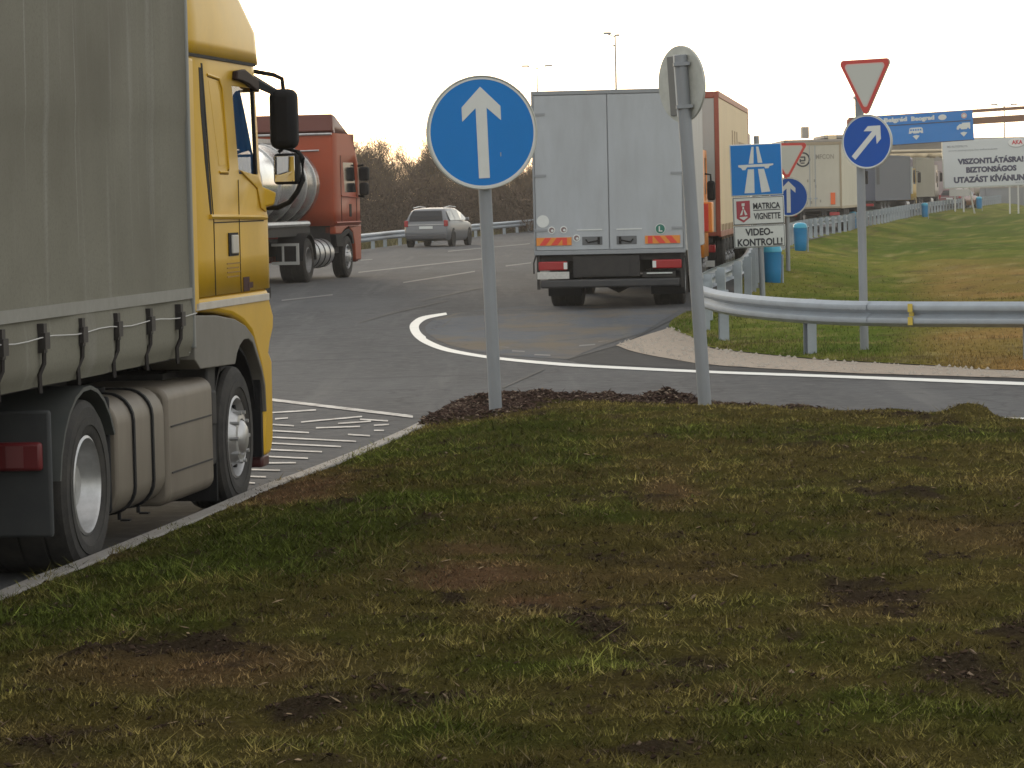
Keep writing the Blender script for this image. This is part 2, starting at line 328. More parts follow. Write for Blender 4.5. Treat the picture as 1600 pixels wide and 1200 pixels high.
# older worn asphalt patch between the edge line and the grey truck, dark wedge beside the shoulder
patch = [ground_at(*p) for p in [(712, 490), (760, 483), (850, 476), (1062, 484), (1040, 498), (1005, 520), (940, 540), (886, 562), (790, 556), (742, 549), (706, 541), (682, 531), (666, 520), (664, 511), (675, 501)]]
ground_poly('worn_road_patch', patch, asphalt_mat('old_asphalt', (.100, .110, .125), (.072, .080, .094), (.14, .13, .11), stain=(.15, .115, .07)), .004)
mb = MB()
for c in [(962, 541, 1040, 505, 1.6), (1040, 505, 1075, 488, 1.6), (885, 562, 960, 541, 1.4), (785, 607, 850, 578, 1.2), (660, 470, 760, 448, 1.4), (560, 505, 700, 470, 1.2), (690, 512, 705, 500, 2)]:
    A = [ground_at(c[0], c[1]-c[4]/2), ground_at(c[2], c[3]-c[4]/2)]; B = [ground_at(c[0], c[1]+c[4]/2), ground_at(c[2], c[3]+c[4]/2)]; ribbon(mb, resample(A, .4), resample(B, .4)[:len(resample(A, .4))], .008) if len(resample(A, .4)) <= len(resample(B, .4)) else ribbon(mb, A, B, .008)
tag(mb.build('tar_seam', mat('tar', (.022, .022, .022), .8), smooth=False), kind='structure')
dark = [ground_at(*p) for p in [(886, 563), (962, 541), (1000, 553), (1100, 570), (1300, 583), (1600, 592), (1760, 597), (1760, 601), (1600, 595.5), (1300, 584.5), (1110, 578), (950, 570), (900, 566)]]
ground_poly('road_shoulder', dark, asphalt_mat('new_asphalt', (.055, .055, .056), (.045, .045, .045), (.07, .07, .07)), .003)
# gravel strip
up = [(1050, 512), (1085, 530), (1110, 545), (1180, 554), (1300, 565), (1450, 573), (1600, 581), (1800, 590)]; lo = [(962, 540.5), (1000, 553), (1100, 570), (1180, 576), (1300, 583), (1450, 588), (1600, 592.5), (1800, 600)]
mb = MB(); A = catmull([ground_at(*p) for p in up], 6); B = catmull([ground_at(*p) for p in lo], 6)
n = len(mb.v); K = 5
for j, (p, q) in enumerate(zip(A, B)):
    for k in range(K+1):
        t = k/K; r = p.lerp(q, t); wob = .03*math.sin(j*1.7+k)+.02*random.random()
        mb.v.append((r.x, r.y+wob, gz(r.y)+.012+.02*math.sin(math.pi*t)*random.random()))
for j in range(len(A)-1):
    for k in range(K): a = n+j*(K+1)+k; mb.face((a, a+1, a+K+2, a+K+1))
tag(mb.build('gravel_shoulder', mat('gravel', (.33, .27, .21), .9, dirt=.6, dirtcol=(.20, .165, .13), scale=14, bump=.8, bscale=60)), kind='structure')
# pebbles
mb = MB()
for _ in range(900):
    j = random.randrange(len(A)-1); t = random.random(); p = A[j].lerp(A[j+1], random.random()).lerp(B[j].lerp(B[j+1], random.random()), t); s_ = random.uniform(.008, .03); n = len(mb.v); z = gz(p.y)+.02
    mb.v += [(p.x-s_, p.y, z), (p.x, p.y-s_, z), (p.x+s_, p.y, z), (p.x, p.y+s_, z), (p.x, p.y, z+s_)]
    for q in ((0, 1, 4), (1, 2, 4), (2, 3, 4), (3, 0, 4)): mb.face([n+i for i in q])
tag(mb.build('pebbles', mat('pebble', (.36, .32, .27), .9)), kind='stuff')

# grass bank right of the queue rail
Lb = [(40, 24), (20, 30.5), (10, 34.6)]+[tuple(ground_at(*p))[:2] for p in [(1600, 580.5), (1450, 572.5), (1300, 564.5), (1180, 553.5), (1110, 544), (1080, 528), (1045, 511), (1066, 492)]]+[(3.0, 52), (4.1, 59), (5.7, 76), (8.0, 98), (11.2, 123), (15.0, 142), (24.5, 196), (38, 259), (50, 310), (60, 345)]
Rb = [(60, 20), (60, 28), (60, 34), (60, 42), (60, 48), (60, 54), (62, 60), (64, 66), (66, 74), (68, 84), (70, 92), (72, 100), (75, 115), (80, 135), (85, 160), (92, 190), (100, 215), (120, 270), (140, 320), (160, 370), (180, 420)]
Lc = catmull([(a, b, 0) for a, b in Lb], 14); Rc = catmull([(a, b, 0) for a, b in Rb], 14); nL = len(Lc); assert len(Rc) == nL
nt_ = 110; tt = np.linspace(0, 1, nt_)**2.2
La = np.array([tuple(p) for p in Lc]); Ra = np.array([tuple(p) for p in Rc])
X = La[:, 0:1]+(Ra-La)[:, 0:1]*tt; Y = La[:, 1:2]+(Ra-La)[:, 1:2]*tt
D = np.hypot(X-La[:, 0:1], Y-La[:, 1:2])
def gzv(Y): return np.interp(Y, [a for a, b in ZP], [b for a, b in ZP])
sm = lambda t: np.clip(t, 0, 1)**2*(3-2*np.clip(t, 0, 1))
depth = .55*sm((gzv(La[:, 1:2])*0+La[:, 1:2]-47)/25)
def bankz(X, Y, D, depth):
    z0 = gzv(np.minimum(Y, 3000))
    zb_ = z0+.02-depth*sm(D/5.5)+depth*.5*sm((D-14)/25)+.45*(vnoise(X, Y, .09, 3)-.5)*sm(D/4)+.10*(vnoise(X, Y, .8, 4)-.5)*sm(D/.8)
    k_ = sm((Y-46)/6)*1.0; return zb_*k_+(1-k_)*(np.maximum(zb_, z0)+.03*sm(D/.3))
Z = bankz(X, Y, D, depth)
def mixv(a, b, t): return a*(1-t[..., None])+b*t[..., None]
gr, ol, br, st = np.array([.075, .105, .018]), np.array([.17, .165, .038]), np.array([.26, .155, .06]), np.array([.28, .235, .10])
def bank_tint(X, Y, D):
    n1 = vnoise(X, Y, .18, 11); n2 = vnoise(X, Y, 1.1, 12)
    c = mixv(np.broadcast_to(gr, X.shape+(3,)), ol, np.clip(.22+1.6*(n1-.5)+1.2*(n2-.5)+.35*sm(1-D/6), 0, 1))
    brn = sm((X-4.5-.118*(Y-40))/(1.2+.02*(Y-40)))*sm((118-Y)/40)*np.clip(.65+1.6*(vnoise(X, Y, .3, 13)-.35), 0, 1)
    c = mixv(c, br, np.clip(brn, 0, 1)*.9)
    c = mixv(c, st, np.clip((vnoise(X, Y, 2.5, 14)-.6)*2.5, 0, .6))
    c = mixv(c, np.array([.085, .06, .035]), np.clip((vnoise(X, Y, 1.7, 15)-.62)*5, 0, 1)*.6)
    return c
tag(np_mesh('grass_bank', np.stack([X.ravel(), Y.ravel(), Z.ravel()], 1), grid_faces(nL, nt_), attr_mat('bank_turf', detail=.45, dscale=9, bump=.8, bscale=18), bank_tint(X, Y, D).reshape(-1, 3)), kind='structure')
BG = (X, Y, Z, D)

def blades(name, P, hgt, wid, tint, lean_=.45):
    n = len(P); a = rng.random(n)*2*math.pi; lean = rng.normal(0, lean_, (n, 2))*hgt[:, None]
    dx, dy = np.cos(a)*wid/2, np.sin(a)*wid/2
    V = np.empty((n, 3, 3)); V[:, 0] = P; V[:, 1] = P; V[:, 0, 0] -= dx; V[:, 0, 1] -= dy; V[:, 1, 0] += dx; V[:, 1, 1] += dy
    V[:, 2] = P; V[:, 2, :2] += lean; V[:, 2, 2] += hgt; V[:, :2, 2] -= .006
    T = np.repeat(tint[:, None, :], 3, 1).reshape(-1, 3)
    return np_mesh(name, V.reshape(-1, 3), np.arange(3*n).reshape(n, 3), BLADE, T, smooth=False)
BLADE = attr_mat('grass_blade', rough=.75, bump=0)
# grass growing on the bank
N = 110000
i = rng.integers(0, nL-2, N); j = (rng.random(N)**1.5*70).astype(int); u = rng.random(N); v = rng.random(N)
def bil(A): return (A[i, j]*(1-u)+A[i+1, j]*u)*(1-v)+(A[i, j+1]*(1-u)+A[i+1, j+1]*u)*v
bx, by, bz, bd = [bil(a) for a in BG]
keep = (by < 95) & (rng.random(N) < 1.1-by/100) & (bx < .2*by+2) & (bx > -2); keep &= bd > .05
bx, by, bz, bd = bx[keep], by[keep], bz[keep], bd[keep]
tn = bank_tint(bx, by, bd)*rng.uniform(.6, 1.5, (len(bx), 1)); k = rng.random(len(bx)) < .12; tn[k] = np.array([.26, .21, .11])*rng.uniform(.6, 1.1, (k.sum(), 1))
hh = rng.uniform(.02, .05, len(bx))
tag(blades('bank_grass', np.stack([bx, by, bz], 1), hh, .006+by*.00022, tn), kind='stuff')

# ---------------- foreground lawn island
KP = [(-4.6, 3), (-3.55, 10.5)]+[tuple(ground_at(x, y, .13))[:2] for x, y in [(0, 920), (100, 882), (200, 842), (300, 802), (400, 760), (470, 735), (560, 700), (640, 665), (680, 644), (712, 630)]]+[(-.28, 31.75), (.1, 31.75), (.44, 31.45), (1.22, 30.55), (2.0, 29.7), (2.95, 28.75), (4.4, 27.3), (6.0, 25.9), (9.5, 23.5), (16, 20)]
KP = [tuple(p)[:2] for p in catmull([(a, b, 0) for a, b in KP], 4)]
KA = np.array(KP)
def kerb_sd(x, y):
    best = np.full(x.shape, 1e9); sg = np.ones(x.shape)
    for (ax, ay), (bx, by) in zip(KP, KP[1:]):
        dx, dy = bx-ax, by-ay; l2 = dx*dx+dy*dy; t = np.clip(((x-ax)*dx+(y-ay)*dy)/l2, 0, 1); qx = x-ax-t*dx; qy = y-ay-t*dy; d = np.hypot(qx, qy)
        cr = dx*(y-ay)-dy*(x-ax); m = d < best; best = np.where(m, d, best); sg = np.where(m, np.where(cr < 0, 1, -1), sg)
    return best*sg
# patches given as (px, py, radius x, radius y, strength) in the photograph, converted to ground positions
def patches(lst):
    o = []
    for px, py, rx, ry, s_ in lst:
        p = ground_at(px, py, .25); o.append((p.x, p.y, rx/FPX*p.y, ry*p.y**2/(1.85*FPX), s_))
    return o
def blob(x, y, L):
    r = np.zeros(x.shape)
    wx = x+.35*(vnoise(x, y, 1.3, 31)-.5)*1.2; wy = y+1.2*(vnoise(x, y, 1.3, 32)-.5)*1.2
    for cx, cy, rx, ry, s_ in L: r = np.maximum(r, s_*np.exp(-(((wx-cx)/rx)**2+((wy-cy)/ry)**2)))
    return r
GREEN = patches([(300, 870, 330, 45, 1), (60, 930, 150, 45, 1), (560, 800, 170, 45, .9), (760, 680, 170, 28, 1.2), (820, 720, 200, 40, .7), (150, 970, 200, 40, .7), (640, 1150, 160, 50, .5), (1300, 680, 300, 22, .5), (1000, 800, 90, 22, .6), (450, 830, 150, 40, 1), (860, 1020, 120, 40, .4), (1250, 1100, 200, 50, .4)])
DRY = patches([(745, 890, 130, 26, 1.2), (1050, 770, 70, 40, .9), (480, 745, 70, 22, 1), (1010, 760, 300, 20, .4), (1350, 960, 150, 30, .5), (850, 940, 90, 20, .7), (1500, 840, 120, 40, .4), (330, 1050, 200, 40, .5)])
SOIL = patches([(930, 1000, 60, 18, 1.1), (435, 1112, 55, 22, 1.2), (150, 1137, 60, 12, 1), (700, 945, 50, 14, .8), (210, 1020, 90, 22, .9), (1340, 935, 80, 20, .9), (860, 950, 40, 12, .7), (1100, 1050, 60, 14, .8), (770, 1100, 80, 14, .7), (1530, 1070, 90, 26, 1),
                (545, 775, 40, 8, .8), (1470, 663, 30, 7, 1.2), (1400, 646, 35, 6, 1.2), (300, 1130, 70, 14, .6), (520, 862, 40, 9, .7), (1560, 1000, 70, 40, .8), (1390, 775, 50, 12, .7), (1250, 880, 70, 12, .6), (640, 1010, 60, 12, .6), (1180, 720, 70, 8, .5), (1050, 775, 50, 14, .5), (1000, 1165, 80, 14, .6)])
def mulch_mask(x, y, d):
    return sm((1.15+.5*(vnoise(x, y, 1.5, 41)-.5)-d)/.35)*sm((y-27.9-.15*np.abs(x))/.8)*sm((3.6-x)/1.5)*(d > -.05)
def soil_mask(x, y, d):
    s = blob(x, y, SOIL); n = .55*vnoise(x, y, 1.8, 21, 4)+.45*vnoise(x, y*.7, 8, 27, 3)
    return np.clip((s*.62+1.9*n-1.16)*3.2, 0, 1)
CLODS = [(1.42, 29.75, .22, .10), (1.62, 29.5, .18, .07), (.9, 30.2, .25, .06), (3.35, 28.0, .3, .07), (3.75, 26.3, .22, .10), (2.6, 28.7, .25, .05), (-.2, 30.9, .3, .05), (.35, 30.7, .3, .05)]
def lawn_z(x, y, d=None):
    if d is None: d = kerb_sd(x, y)
    z = .115+.14*sm(d/1.6)+.05*(vnoise(x, y, .55, 22)-.5)*sm(d/1.0)
    so_ = soil_mask(x, y, d); mu = mulch_mask(x, y, d)
    z = z+.085*(vnoise(x, y, 4.5, 23, 4)-.5)*sm(d/.4)+so_*(.05*(vnoise(x, y, 9, 24, 3)-.35))+mu*(.03+.07*(vnoise(x, y, 6, 25, 3)-.4))
    for cx, cy, r, h in CLODS: z = z+h*np.exp(-((x-cx)**2+((y-cy)/1.2)**2)/r**2)*(.6+.8*vnoise(x, y, 9, 26, 2))
    return np.where(d > .02, z, -.35)
def lawn_tint(x, y, d):
    g_ = np.array([.058, .070, .014]); o_ = np.array([.100, .082, .026]); dr = np.array([.17, .098, .056]); s_ = np.array([.050, .036, .027]); m_ = np.array([.040, .028, .023])
    n1 = vnoise(x, y, .5, 51); n2 = vnoise(x, y, 2.4, 52, 4)
    c = mixv(np.broadcast_to(o_, x.shape+(3,)), g_, np.clip(blob(x, y, GREEN)*1.3+.9*(n1-.45)+1.6*(n2-.5), 0, 1))
    c = mixv(c, dr, np.clip(blob(x, y, DRY)*(.4+1.1*n2)+.9*(vnoise(x, y, 1.1, 53, 4)-.56), 0, .85))
    c = mixv(c, s_, soil_mask(x, y, d)*.85); c = mixv(c, m_, mulch_mask(x, y, d)); return c
gx = np.concatenate([np.arange(-5, 7, .055), np.arange(7, 16, .3)]); gy = np.arange(4, 32.2, .055); X, Y = np.meshgrid(gx, gy); D = kerb_sd(X, Y)
Z = lawn_z(X, Y, D); T = lawn_tint(X, Y, D)*.66
tag(np_mesh('lawn_ground', np.stack([X.ravel(), Y.ravel(), Z.ravel()], 1), grid_faces(len(gy), len(gx)), attr_mat('lawn_soil', detail=.45, dscale=40, bump=1.0, bscale=70), T.reshape(-1, 3)), kind='structure')
# blades
N = 820000; yy = 8.5+23*rng.random(N)**1.15; yy = yy[rng.random(N) < np.clip((13/yy)**.25, 0, 1)]
xx = (rng.random(len(yy))-.5)*(.40*yy+2.2); d = kerb_sd(xx, yy)
dens = np.clip(1-.93*soil_mask(xx, yy, d), .04, 1)*(1-.97*mulch_mask(xx, yy, d))*np.clip(-.55+2.4*vnoise(xx, yy*.8, 8, 61, 4), .03, 1)
k = (d > .03) & (rng.random(len(xx)) < dens); xx, yy, d = xx[k], yy[k], d[k]
n = len(xx); gg = np.clip(blob(xx, yy, GREEN)*1.2, 0, 1); dd = np.clip(blob(xx, yy, DRY), 0, 1)
tn = lawn_tint(xx, yy, d)*rng.uniform(.4, 1.95, (n, 1))*(.15+1.8*vnoise(xx, yy, 4.5, 63, 4))[:, None]*(.5+1.0*vnoise(xx, yy*.5, 1.0, 64, 2))[:, None]*(.55+1.15*vnoise(xx, yy*.8, 13, 65, 2))[:, None]; k = rng.random(n) < (.10+.12*dd-.05*gg); tn[k] = np.array([.20, .16, .085])*rng.uniform(.3, 1.1, (k.sum(), 1))
k = rng.random(n) < .25*gg; tn[k] = np.array([.060, .078, .016])*rng.uniform(.8, 1.5, (k.sum(), 1))
hh = rng.uniform(.006, .022, n)*(1+.7*gg-.3*dd)*(.35+1.5*vnoise(xx, yy, 7, 62, 2)**1.5*1.4); k = rng.random(n) < .03; hh[k] *= 2.2
tag(blades('lawn_grass', np.stack([xx, yy, lawn_z(xx, yy, d)], 1), hh, rng.uniform(.003, .008, n)*(.8+yy/28), tn, 1.1), kind='stuff')
# mulch chips and soil crumbs
def crumbs(name, xx, yy, size, cols, flat=.4):
    n = len(xx); z = lawn_z(xx, yy); C3 = np.stack([xx, yy, z+size*.3], 1)
    base = np.array([(1, 0, 0), (-1, 0, 0), (0, 1, 0), (0, -1, 0), (0, 0, 1), (0, 0, -1)], float); V = base[None]*rng.uniform(.5, 1.4, (n, 6, 1))*size[:, None, None]; V[:, :, 2] *= flat
    a = rng.random(n)*6.28; ca, sa = np.cos(a)[:, None], np.sin(a)[:, None]; vx = V[:, :, 0]*1.5; vy = V[:, :, 1]*.7; V[:, :, 0] = vx*ca-vy*sa; V[:, :, 1] = vx*sa+vy*ca
    tl = rng.normal(0, .5, (n, 1)); V[:, :, 2] += V[:, :, 0]*tl; V += C3[:, None]
    F0 = np.array([(0, 2, 4), (2, 1, 4), (1, 3, 4), (3, 0, 4), (2, 0, 5), (1, 2, 5), (3, 1, 5), (0, 3, 5)]); F = (np.arange(n)[:, None, None]*6+F0[None]).reshape(-1, 3)
    T = np.repeat(cols[:, None], 6, 1).reshape(-1, 3); return np_mesh(name, V.reshape(-1, 3), F, BLADE, T, smooth=False)
N = 60000; xx = rng.uniform(-1.3, 4, N); yy = rng.uniform(27, 32, N); d = kerb_sd(xx, yy); k = rng.random(N) < mulch_mask(xx, yy, d)*(d > .06)*.7; xx, yy = xx[k], yy[k]
cl = np.array([.05, .033, .026])*rng.uniform(.4, 1.8, (len(xx), 1)); k = rng.random(len(xx)) < .12; cl[k] = np.array([.22, .17, .13])*rng.uniform(.5, 1.1, (k.sum(), 1))
tag(crumbs('bark_mulch', xx, yy, rng.uniform(.008, .028, len(xx)), cl), kind='stuff')
N = 160000; yy = 9+21*rng.random(N); xx = (rng.random(N)-.5)*(.38*yy+2); d = kerb_sd(xx, yy); k = (rng.random(N) < .02+.5*soil_mask(xx, yy, d)) & (d > .08); xx, yy = xx[k], yy[k]
cl = np.array([.045, .031, .022])*rng.uniform(.4, 1.7, (len(xx), 1)); k = rng.random(len(xx)) < .03; cl[k] = np.array([.24, .18, .13])*rng.uniform(.6, 1.1, (k.sum(), 1))
tag(crumbs('soil_crumbs', xx, yy, rng.uniform(.003, .014, len(xx)), cl, .7), kind='stuff')
# fallen leaves on the lawn
N = 260; yy = 9.5+19*rng.random(N); xx = (rng.random(N)-.5)*.36*yy; d = kerb_sd(xx, yy); k = d > .2; xx, yy = xx[k], yy[k]
cl = np.array([.26, .19, .12])*rng.uniform(.5, 1.3, (len(xx), 1)); tag(crumbs('fallen_leaves', xx, yy, rng.uniform(.010, .024, len(xx)), cl, .18), kind='stuff')
# kerb stones: profile swept along the island edge
KERBM = mat('kerb_concrete', (.235, .22, .20), .85, dirt=.6, dirtcol=(.14, .125, .105), scale=5, bump=.5, bscale=30)
rings = []
for i_, (x, y) in enumerate(KP):
    a = Vector(KP[max(i_-1, 0)]); b = Vector(KP[min(i_+1, len(KP)-1)]); t = (b-a).normalized(); nn = Vector((t.y, -t.x))   # inward
    o_ = Vector((x, y)); rings.append([(o_.x+nn.x*q, o_.y+nn.y*q, gz(y)+z) for q, z in ((.0, -.2), (.0, .11), (.018, .13), (.12, .13), (.13, .12), (.13, -.2))])
mb = MB().loft(rings, True, True); tag(mb.build('kerb', KERBM), kind='structure')

# ================================================================== VEHICLES
def wheel(root, x_out, y, z, r, w_, s, kind='dual', rimmat=None, name='wheel'):
    ri = r*.575
    mb = MB(); X_ = lambda h: x_out-h*s
    mb.lathe([(ri, X_(.03)), (ri+.02, X_(.012)), (r*.70, X_(.004)), (r*.705, X_(-.003)), (r*.80, X_(-.003)), (r*.805, X_(.003)), (r*.91, X_(.006)), (r*.93, X_(.014)), (r*.985, X_(.03)), (r, X_(.055)), *[p_ for q_ in range(1, 4) for p_ in ((r, X_(w_*q_/4-.012)), (r-.014, X_(w_*q_/4-.008)), (r-.014, X_(w_*q_/4+.008)), (r, X_(w_*q_/4+.012)))], (r, X_(w_-.055)), (r*.97, X_(w_-.02)), (r*.8, X_(w_)), (ri, X_(w_-.02))], (0, y, z), 'x', 40, False)
    for q in (.35, .65):    # tread grooves
        pass
    t = mb.build(name, RUB, root)
    mb = MB(); k = r/.5
    if kind == 'dual': pr = [(ri+.004, .02), (ri-.012, .012), (ri-.02, .03), (ri-.035, .17), (ri-.06, .20), (.15*k, .215), (.145*k, .12), (.12*k, .09), (.0, .085)]
    elif kind == 'front': pr = [(ri+.004, .02), (ri-.012, .012), (ri-.02, .03), (ri-.03, .09), (ri-.05, .10), (.185*k, .02), (.17*k, -.015), (.13*k, -.02), (.125*k, .0), (.11*k, -.03), (.08*k, -.05), (.0, -.052)]
    else: pr = [(ri+.004, .02), (ri-.01, .01), (ri-.03, .04), (.2*k, .03), (.08*k, .02), (0, .02)]
    mb.lathe([(a, x_out-b*s) for a, b in pr], (0, y, z), 'x', 40, False)
    if kind in ('dual', 'front'):
        rn, hn = (.14*k, .14) if kind == 'dual' else (.155*k, -.02)
        for i_ in range(10):
            a = i_*math.tau/10; cy, cz = y+rn*1.15*math.cos(a)*1.0, z+rn*1.15*math.sin(a); xa = x_out-(hn+.05)*s; xb = x_out-(hn-.015)*s
            mb.lathe([(.014, min(xa, xb)), (.014, max(xa, xb))], (0, cy, cz), 'x', 6)
    mb2 = MB()
    if kind in ('dual', 'front'):
        for i_ in range(8):
            a = (i_+.5)*math.tau/8; rr = (ri-.05+.185*k)/2 if kind == 'front' else (ri-.06+.16*k)/2
            cy, cz = y+rr*math.cos(a), z+rr*math.sin(a); h = .055 if kind == 'front' else .205
            mb.mi = 1; mb.lathe([(.026*k, x_out-(h+.01)*s), (.026*k, x_out-(h-.012)*s)], (0, cy, cz), 'x', 12)
    rim = mb.build('rim', [rimmat or STEELW, BLK], t)
    return t

def cab_shell(root, P, mat_, body='cab_body', roof_name='roof'):
    """hollow lofted cab; P: hw, y0, zs, yf(z), wr(z), wf(z), wz=(bottom, top), r corner, hwz(z), y0z(z)"""
    zs = P['zs']; r = P['r']; wz = P['wz']; rows = []
    for z in zs:
        hw = P.get('hwz', lambda z: P['hw'])(z); yf = P['yf'](z); y0 = P.get('y0z', lambda z: P['y0'])(z); wa, wb = P['wr'](z), P['wf'](z)
        half = [(hw*.5, y0), (hw-.10, y0), (hw-.03, y0+.03), (hw, y0+.10), (hw, (y0+wa)/2), (hw, wa), (hw, wb)]
        rz_ = r(z) if callable(r) else r; half += [(hw-rz_+rz_*math.cos(a), yf-rz_+rz_*math.sin(a)) for a in [math.radians(15*q) for q in range(7)]]
        half += [((hw-rz_)*.5, yf+.02)]
        ring = [(x, y, z) for x, y in half]+[(0, yf+.03, z)]+[(-x, y, z) for x, y in reversed(half)]+[(0, y0, z)]
        rows.append(ring)
    k = len(rows[0]); h = 15   # points per half
    def inwin(zi): return zs[zi] >= wz[0]-1e-4 and zs[zi+1] <= wz[1]+1e-4
    mb = MB(); gl = {'right': MB(), 'left': MB(), 'front': MB()}
    for rr in rows: mb.v += rr
    for a in range(len(rows)-1):
        for i_ in range(k):
            j_ = (i_+1) % k; q = (a*k+i_, a*k+j_, (a+1)*k+j_, (a+1)*k+i_); w_ = None
            if inwin(a):
                if i_ == 5: w_ = 'right'
                elif i_ == 2*h-6: w_ = 'left'
                elif P.get('ws', 9) <= i_ <= 29-P.get('ws', 9): w_ = 'front'
            if w_:
                g_ = gl[w_]; n = len(g_.v); g_.v += [mb.v[t] for t in q]; g_.face((n, n+1, n+2, n+3))
            else: mb.face(q)
    mb.face(range((len(rows)-1)*k, len(rows)*k))
    b = mb.build(body, mat_, root, solid=.03)
    gm = P.get('glass', GLASS)
    for nm, key, dx in (('side_window', 'right', -.012), ('side_window', 'left', .012), ('windshield', 'front', 0)):
        g_ = gl[key]
        if g_.v:
            g_.v = [(x+dx, y-(.015 if key == 'front' else 0), z) for x, y, z in g_.v]; g_.build(nm, gm, root, smooth=False)
    return b

# ---------------------------------------------------------------- 1 yellow truck with curtain trailer
YT = thing('semi_truck', 'large truck with yellow cab and dirty grey tarpaulin trailer beside the lawn kerb', 'truck', (-3.68, 18.68, 0), dirrot(.15))
TARP = bpy.data.materials.new('dirty_tarpaulin'); TARP.use_nodes = True
def tarp_nodes(m, base, dirtc, light):
    n = m.node_tree; L = n.links; b = n.nodes['Principled BSDF']; b.inputs['Roughness'].default_value = .75; b.inputs['Specular IOR Level'].default_value = .12
    t = n.nodes.new('ShaderNodeTexCoord')
    def noise(s3, scale, det=6):
        mp = n.nodes.new('ShaderNodeMapping'); mp.inputs['Scale'].default_value = s3; L.new(t.outputs['Object'], mp.inputs[0]); no = n.nodes.new('ShaderNodeTexNoise'); no.inputs['Scale'].default_value = scale; no.inputs['Detail'].default_value = det; L.new(mp.outputs[0], no.inputs[0]); return no.outputs[0]
    def mix(f, a, c, p0, p1, v):
        r = n.nodes.new('ShaderNodeValToRGB'); r.color_ramp.elements[0].position = p0; r.color_ramp.elements[1].position = p1; r.color_ramp.elements[1].color = (v, v, v, 1); L.new(f, r.inputs[0])
        mx = n.nodes.new('ShaderNodeMix'); mx.data_type = 'RGBA'; L.new(r.outputs[0], mx.inputs['Factor'])
        if isinstance(a, tuple): mx.inputs['A'].default_value = (*a, 1)
        else: L.new(a, mx.inputs['A'])
        mx.inputs['B'].default_value = (*c, 1); return mx.outputs['Result']
    c = mix(noise((1, 1, 1), .9), base, dirtc, .35, .7, .8)
    c = mix(noise((1, 6, .25), 1.2), c, light, .6, .72, .35)
    c = mix(noise((1, 14, .12), 1.6, 3), c, light, .68, .73, .5)
    c = mix(noise((1, 1, 1), 60, 2), c, dirtc, .5, .7, .4)
    L.new(c, b.inputs['Base Color'])
    bp = n.nodes.new('ShaderNodeBump'); bp.inputs['Strength'].default_value = .25; bp.inputs['Distance'].default_value = .02; L.new(noise((1, 2.2, .4), 2.5), bp.inputs['Height']); L.new(bp.outputs[0], b.inputs['Normal'])
tarp_nodes(TARP, (.205, .197, .158), (.135, .126, .098), (.33, .325, .30))
TY0, TY1 = -11.3, 2.38
for s in (1, -1):
    mb = MB(); ny, nz = 220, 40; zz = [1.13+(4.0-1.13)*(q/(nz-1))**1.35 for q in range(nz)]
    for a in range(ny):
        y = TY0+(TY1-TY0)*a/(ny-1)
        for z in zz:
            bul = 0
            if z < 1.5: bul = .018*math.sin((z-1.13)/.37*math.pi)-.03*max(0, (1.45-z)/.32)**2+.012*math.exp(-((z-1.22)/.05)**2)
            bs = 0
            for kk in range(-4, 3):
                pass
            ph = ((y+1.01)/.75) % 1; bs = -.014*math.exp(-(min(ph, 1-ph)/.10)**2)*max(0, min(1, (1.5-z)/.15))
            wr = .010*math.sin(y*2.1+z*.6)+.006*math.sin(y*5.3+1.7*z)+.004*math.sin(y*8.9-z*1.1)*max(0, 1-(z-1.1)/1.2)+.006*math.tanh((z-2.62-.03*math.sin(y*.8))*30)
            mb.v.append((s*(1.272+bul+bs+wr*min(1, (4-z)*2)), y, z))
    for a in range(ny-1):
        for q in range(nz-1): i_ = a*nz+q; mb.face((i_, i_+nz, i_+nz+1, i_+1))
    cur = mb.build('side_curtain', TARP, YT)
    if s == 1:
        mb = MB(); mb.box(1.268, 1.283, TY0, TY1-.01, 1.505, 1.575); mb.build('reinforcing_band', mat('tarp_band', (.245, .24, .215), .6, dirt=.5, dirtcol=(.16, .155, .13), scale=12), cur)
        mb = MB()
        for q in range(-14, 5):
            y = -1.01+q*.75
            if y > TY1-.2: continue
            mb = MB(); mb.box(1.262, 1.300, y-.03, y+.03, 1.32, 1.48); mb.box(1.286, 1.312, y-.045, y+.045, 1.34, 1.43); mb.box(1.285, 1.30, y-.045, y+.045, 1.41, 1.425)
            mb.tube([(1.29, y, 1.33), (1.285, y+.01, 1.26), (1.262, y-.006, 1.2), (1.262, y+.004, 1.1)], .014, 5); mb.build('strap_buckle', mat('buckle', (.035, .03, .028), .6, .3), cur)
        mb = MB(); pts = []
        for q in range(60):
            y = TY0+(TY1-TY0)*q/59; pts.append((1.298, y, 1.40+.008*math.sin(q*1.3)))
        mb.tube(pts, .004, 5); mb.build('customs_cord', mat('cord', (.45, .44, .42), .5), cur)
mb = MB(); mb.box(-1.27, 1.27, TY0, TY1, 4.0, 4.03); mb.build('trailer_roof', TARP, YT)
mb = MB(); mb.box(-1.25, 1.25, TY1-.04, TY1, 1.15, 4.0); mb.build('headboard', mat('headboard', (.24, .25, .24), .5), YT)
for s in (1, -1): mb = MB(); mb.box(*sorted((s*1.235, s*1.29)), TY1-.035, TY1+.012, 1.18, 4.02); mb.build('corner_post', mat('post_grey', (.22, .225, .215), .5, .2), YT, bev=.01)
mb = MB(); mb.box(-1.22, -1.18, TY0+.5, -1.2, .35, 1.1); mb.build('light_block_skirt', BLKM, YT)  # skirt added on the left only to block light under the trailer
for s in (1, -1): mb = MB(); mb.box(*sorted((s*.55, s*1.2)), 3.20, 3.23, .10, 1.05); mb.build('front_mud_flap', BLK, YT)
mb = MB(); mb.box(-1.0, 1.0, -3.4, -1.0, .5, 1.1); mb.build('light_block_box', BLKM, YT)  # unseen box added to keep light out from under the trailer
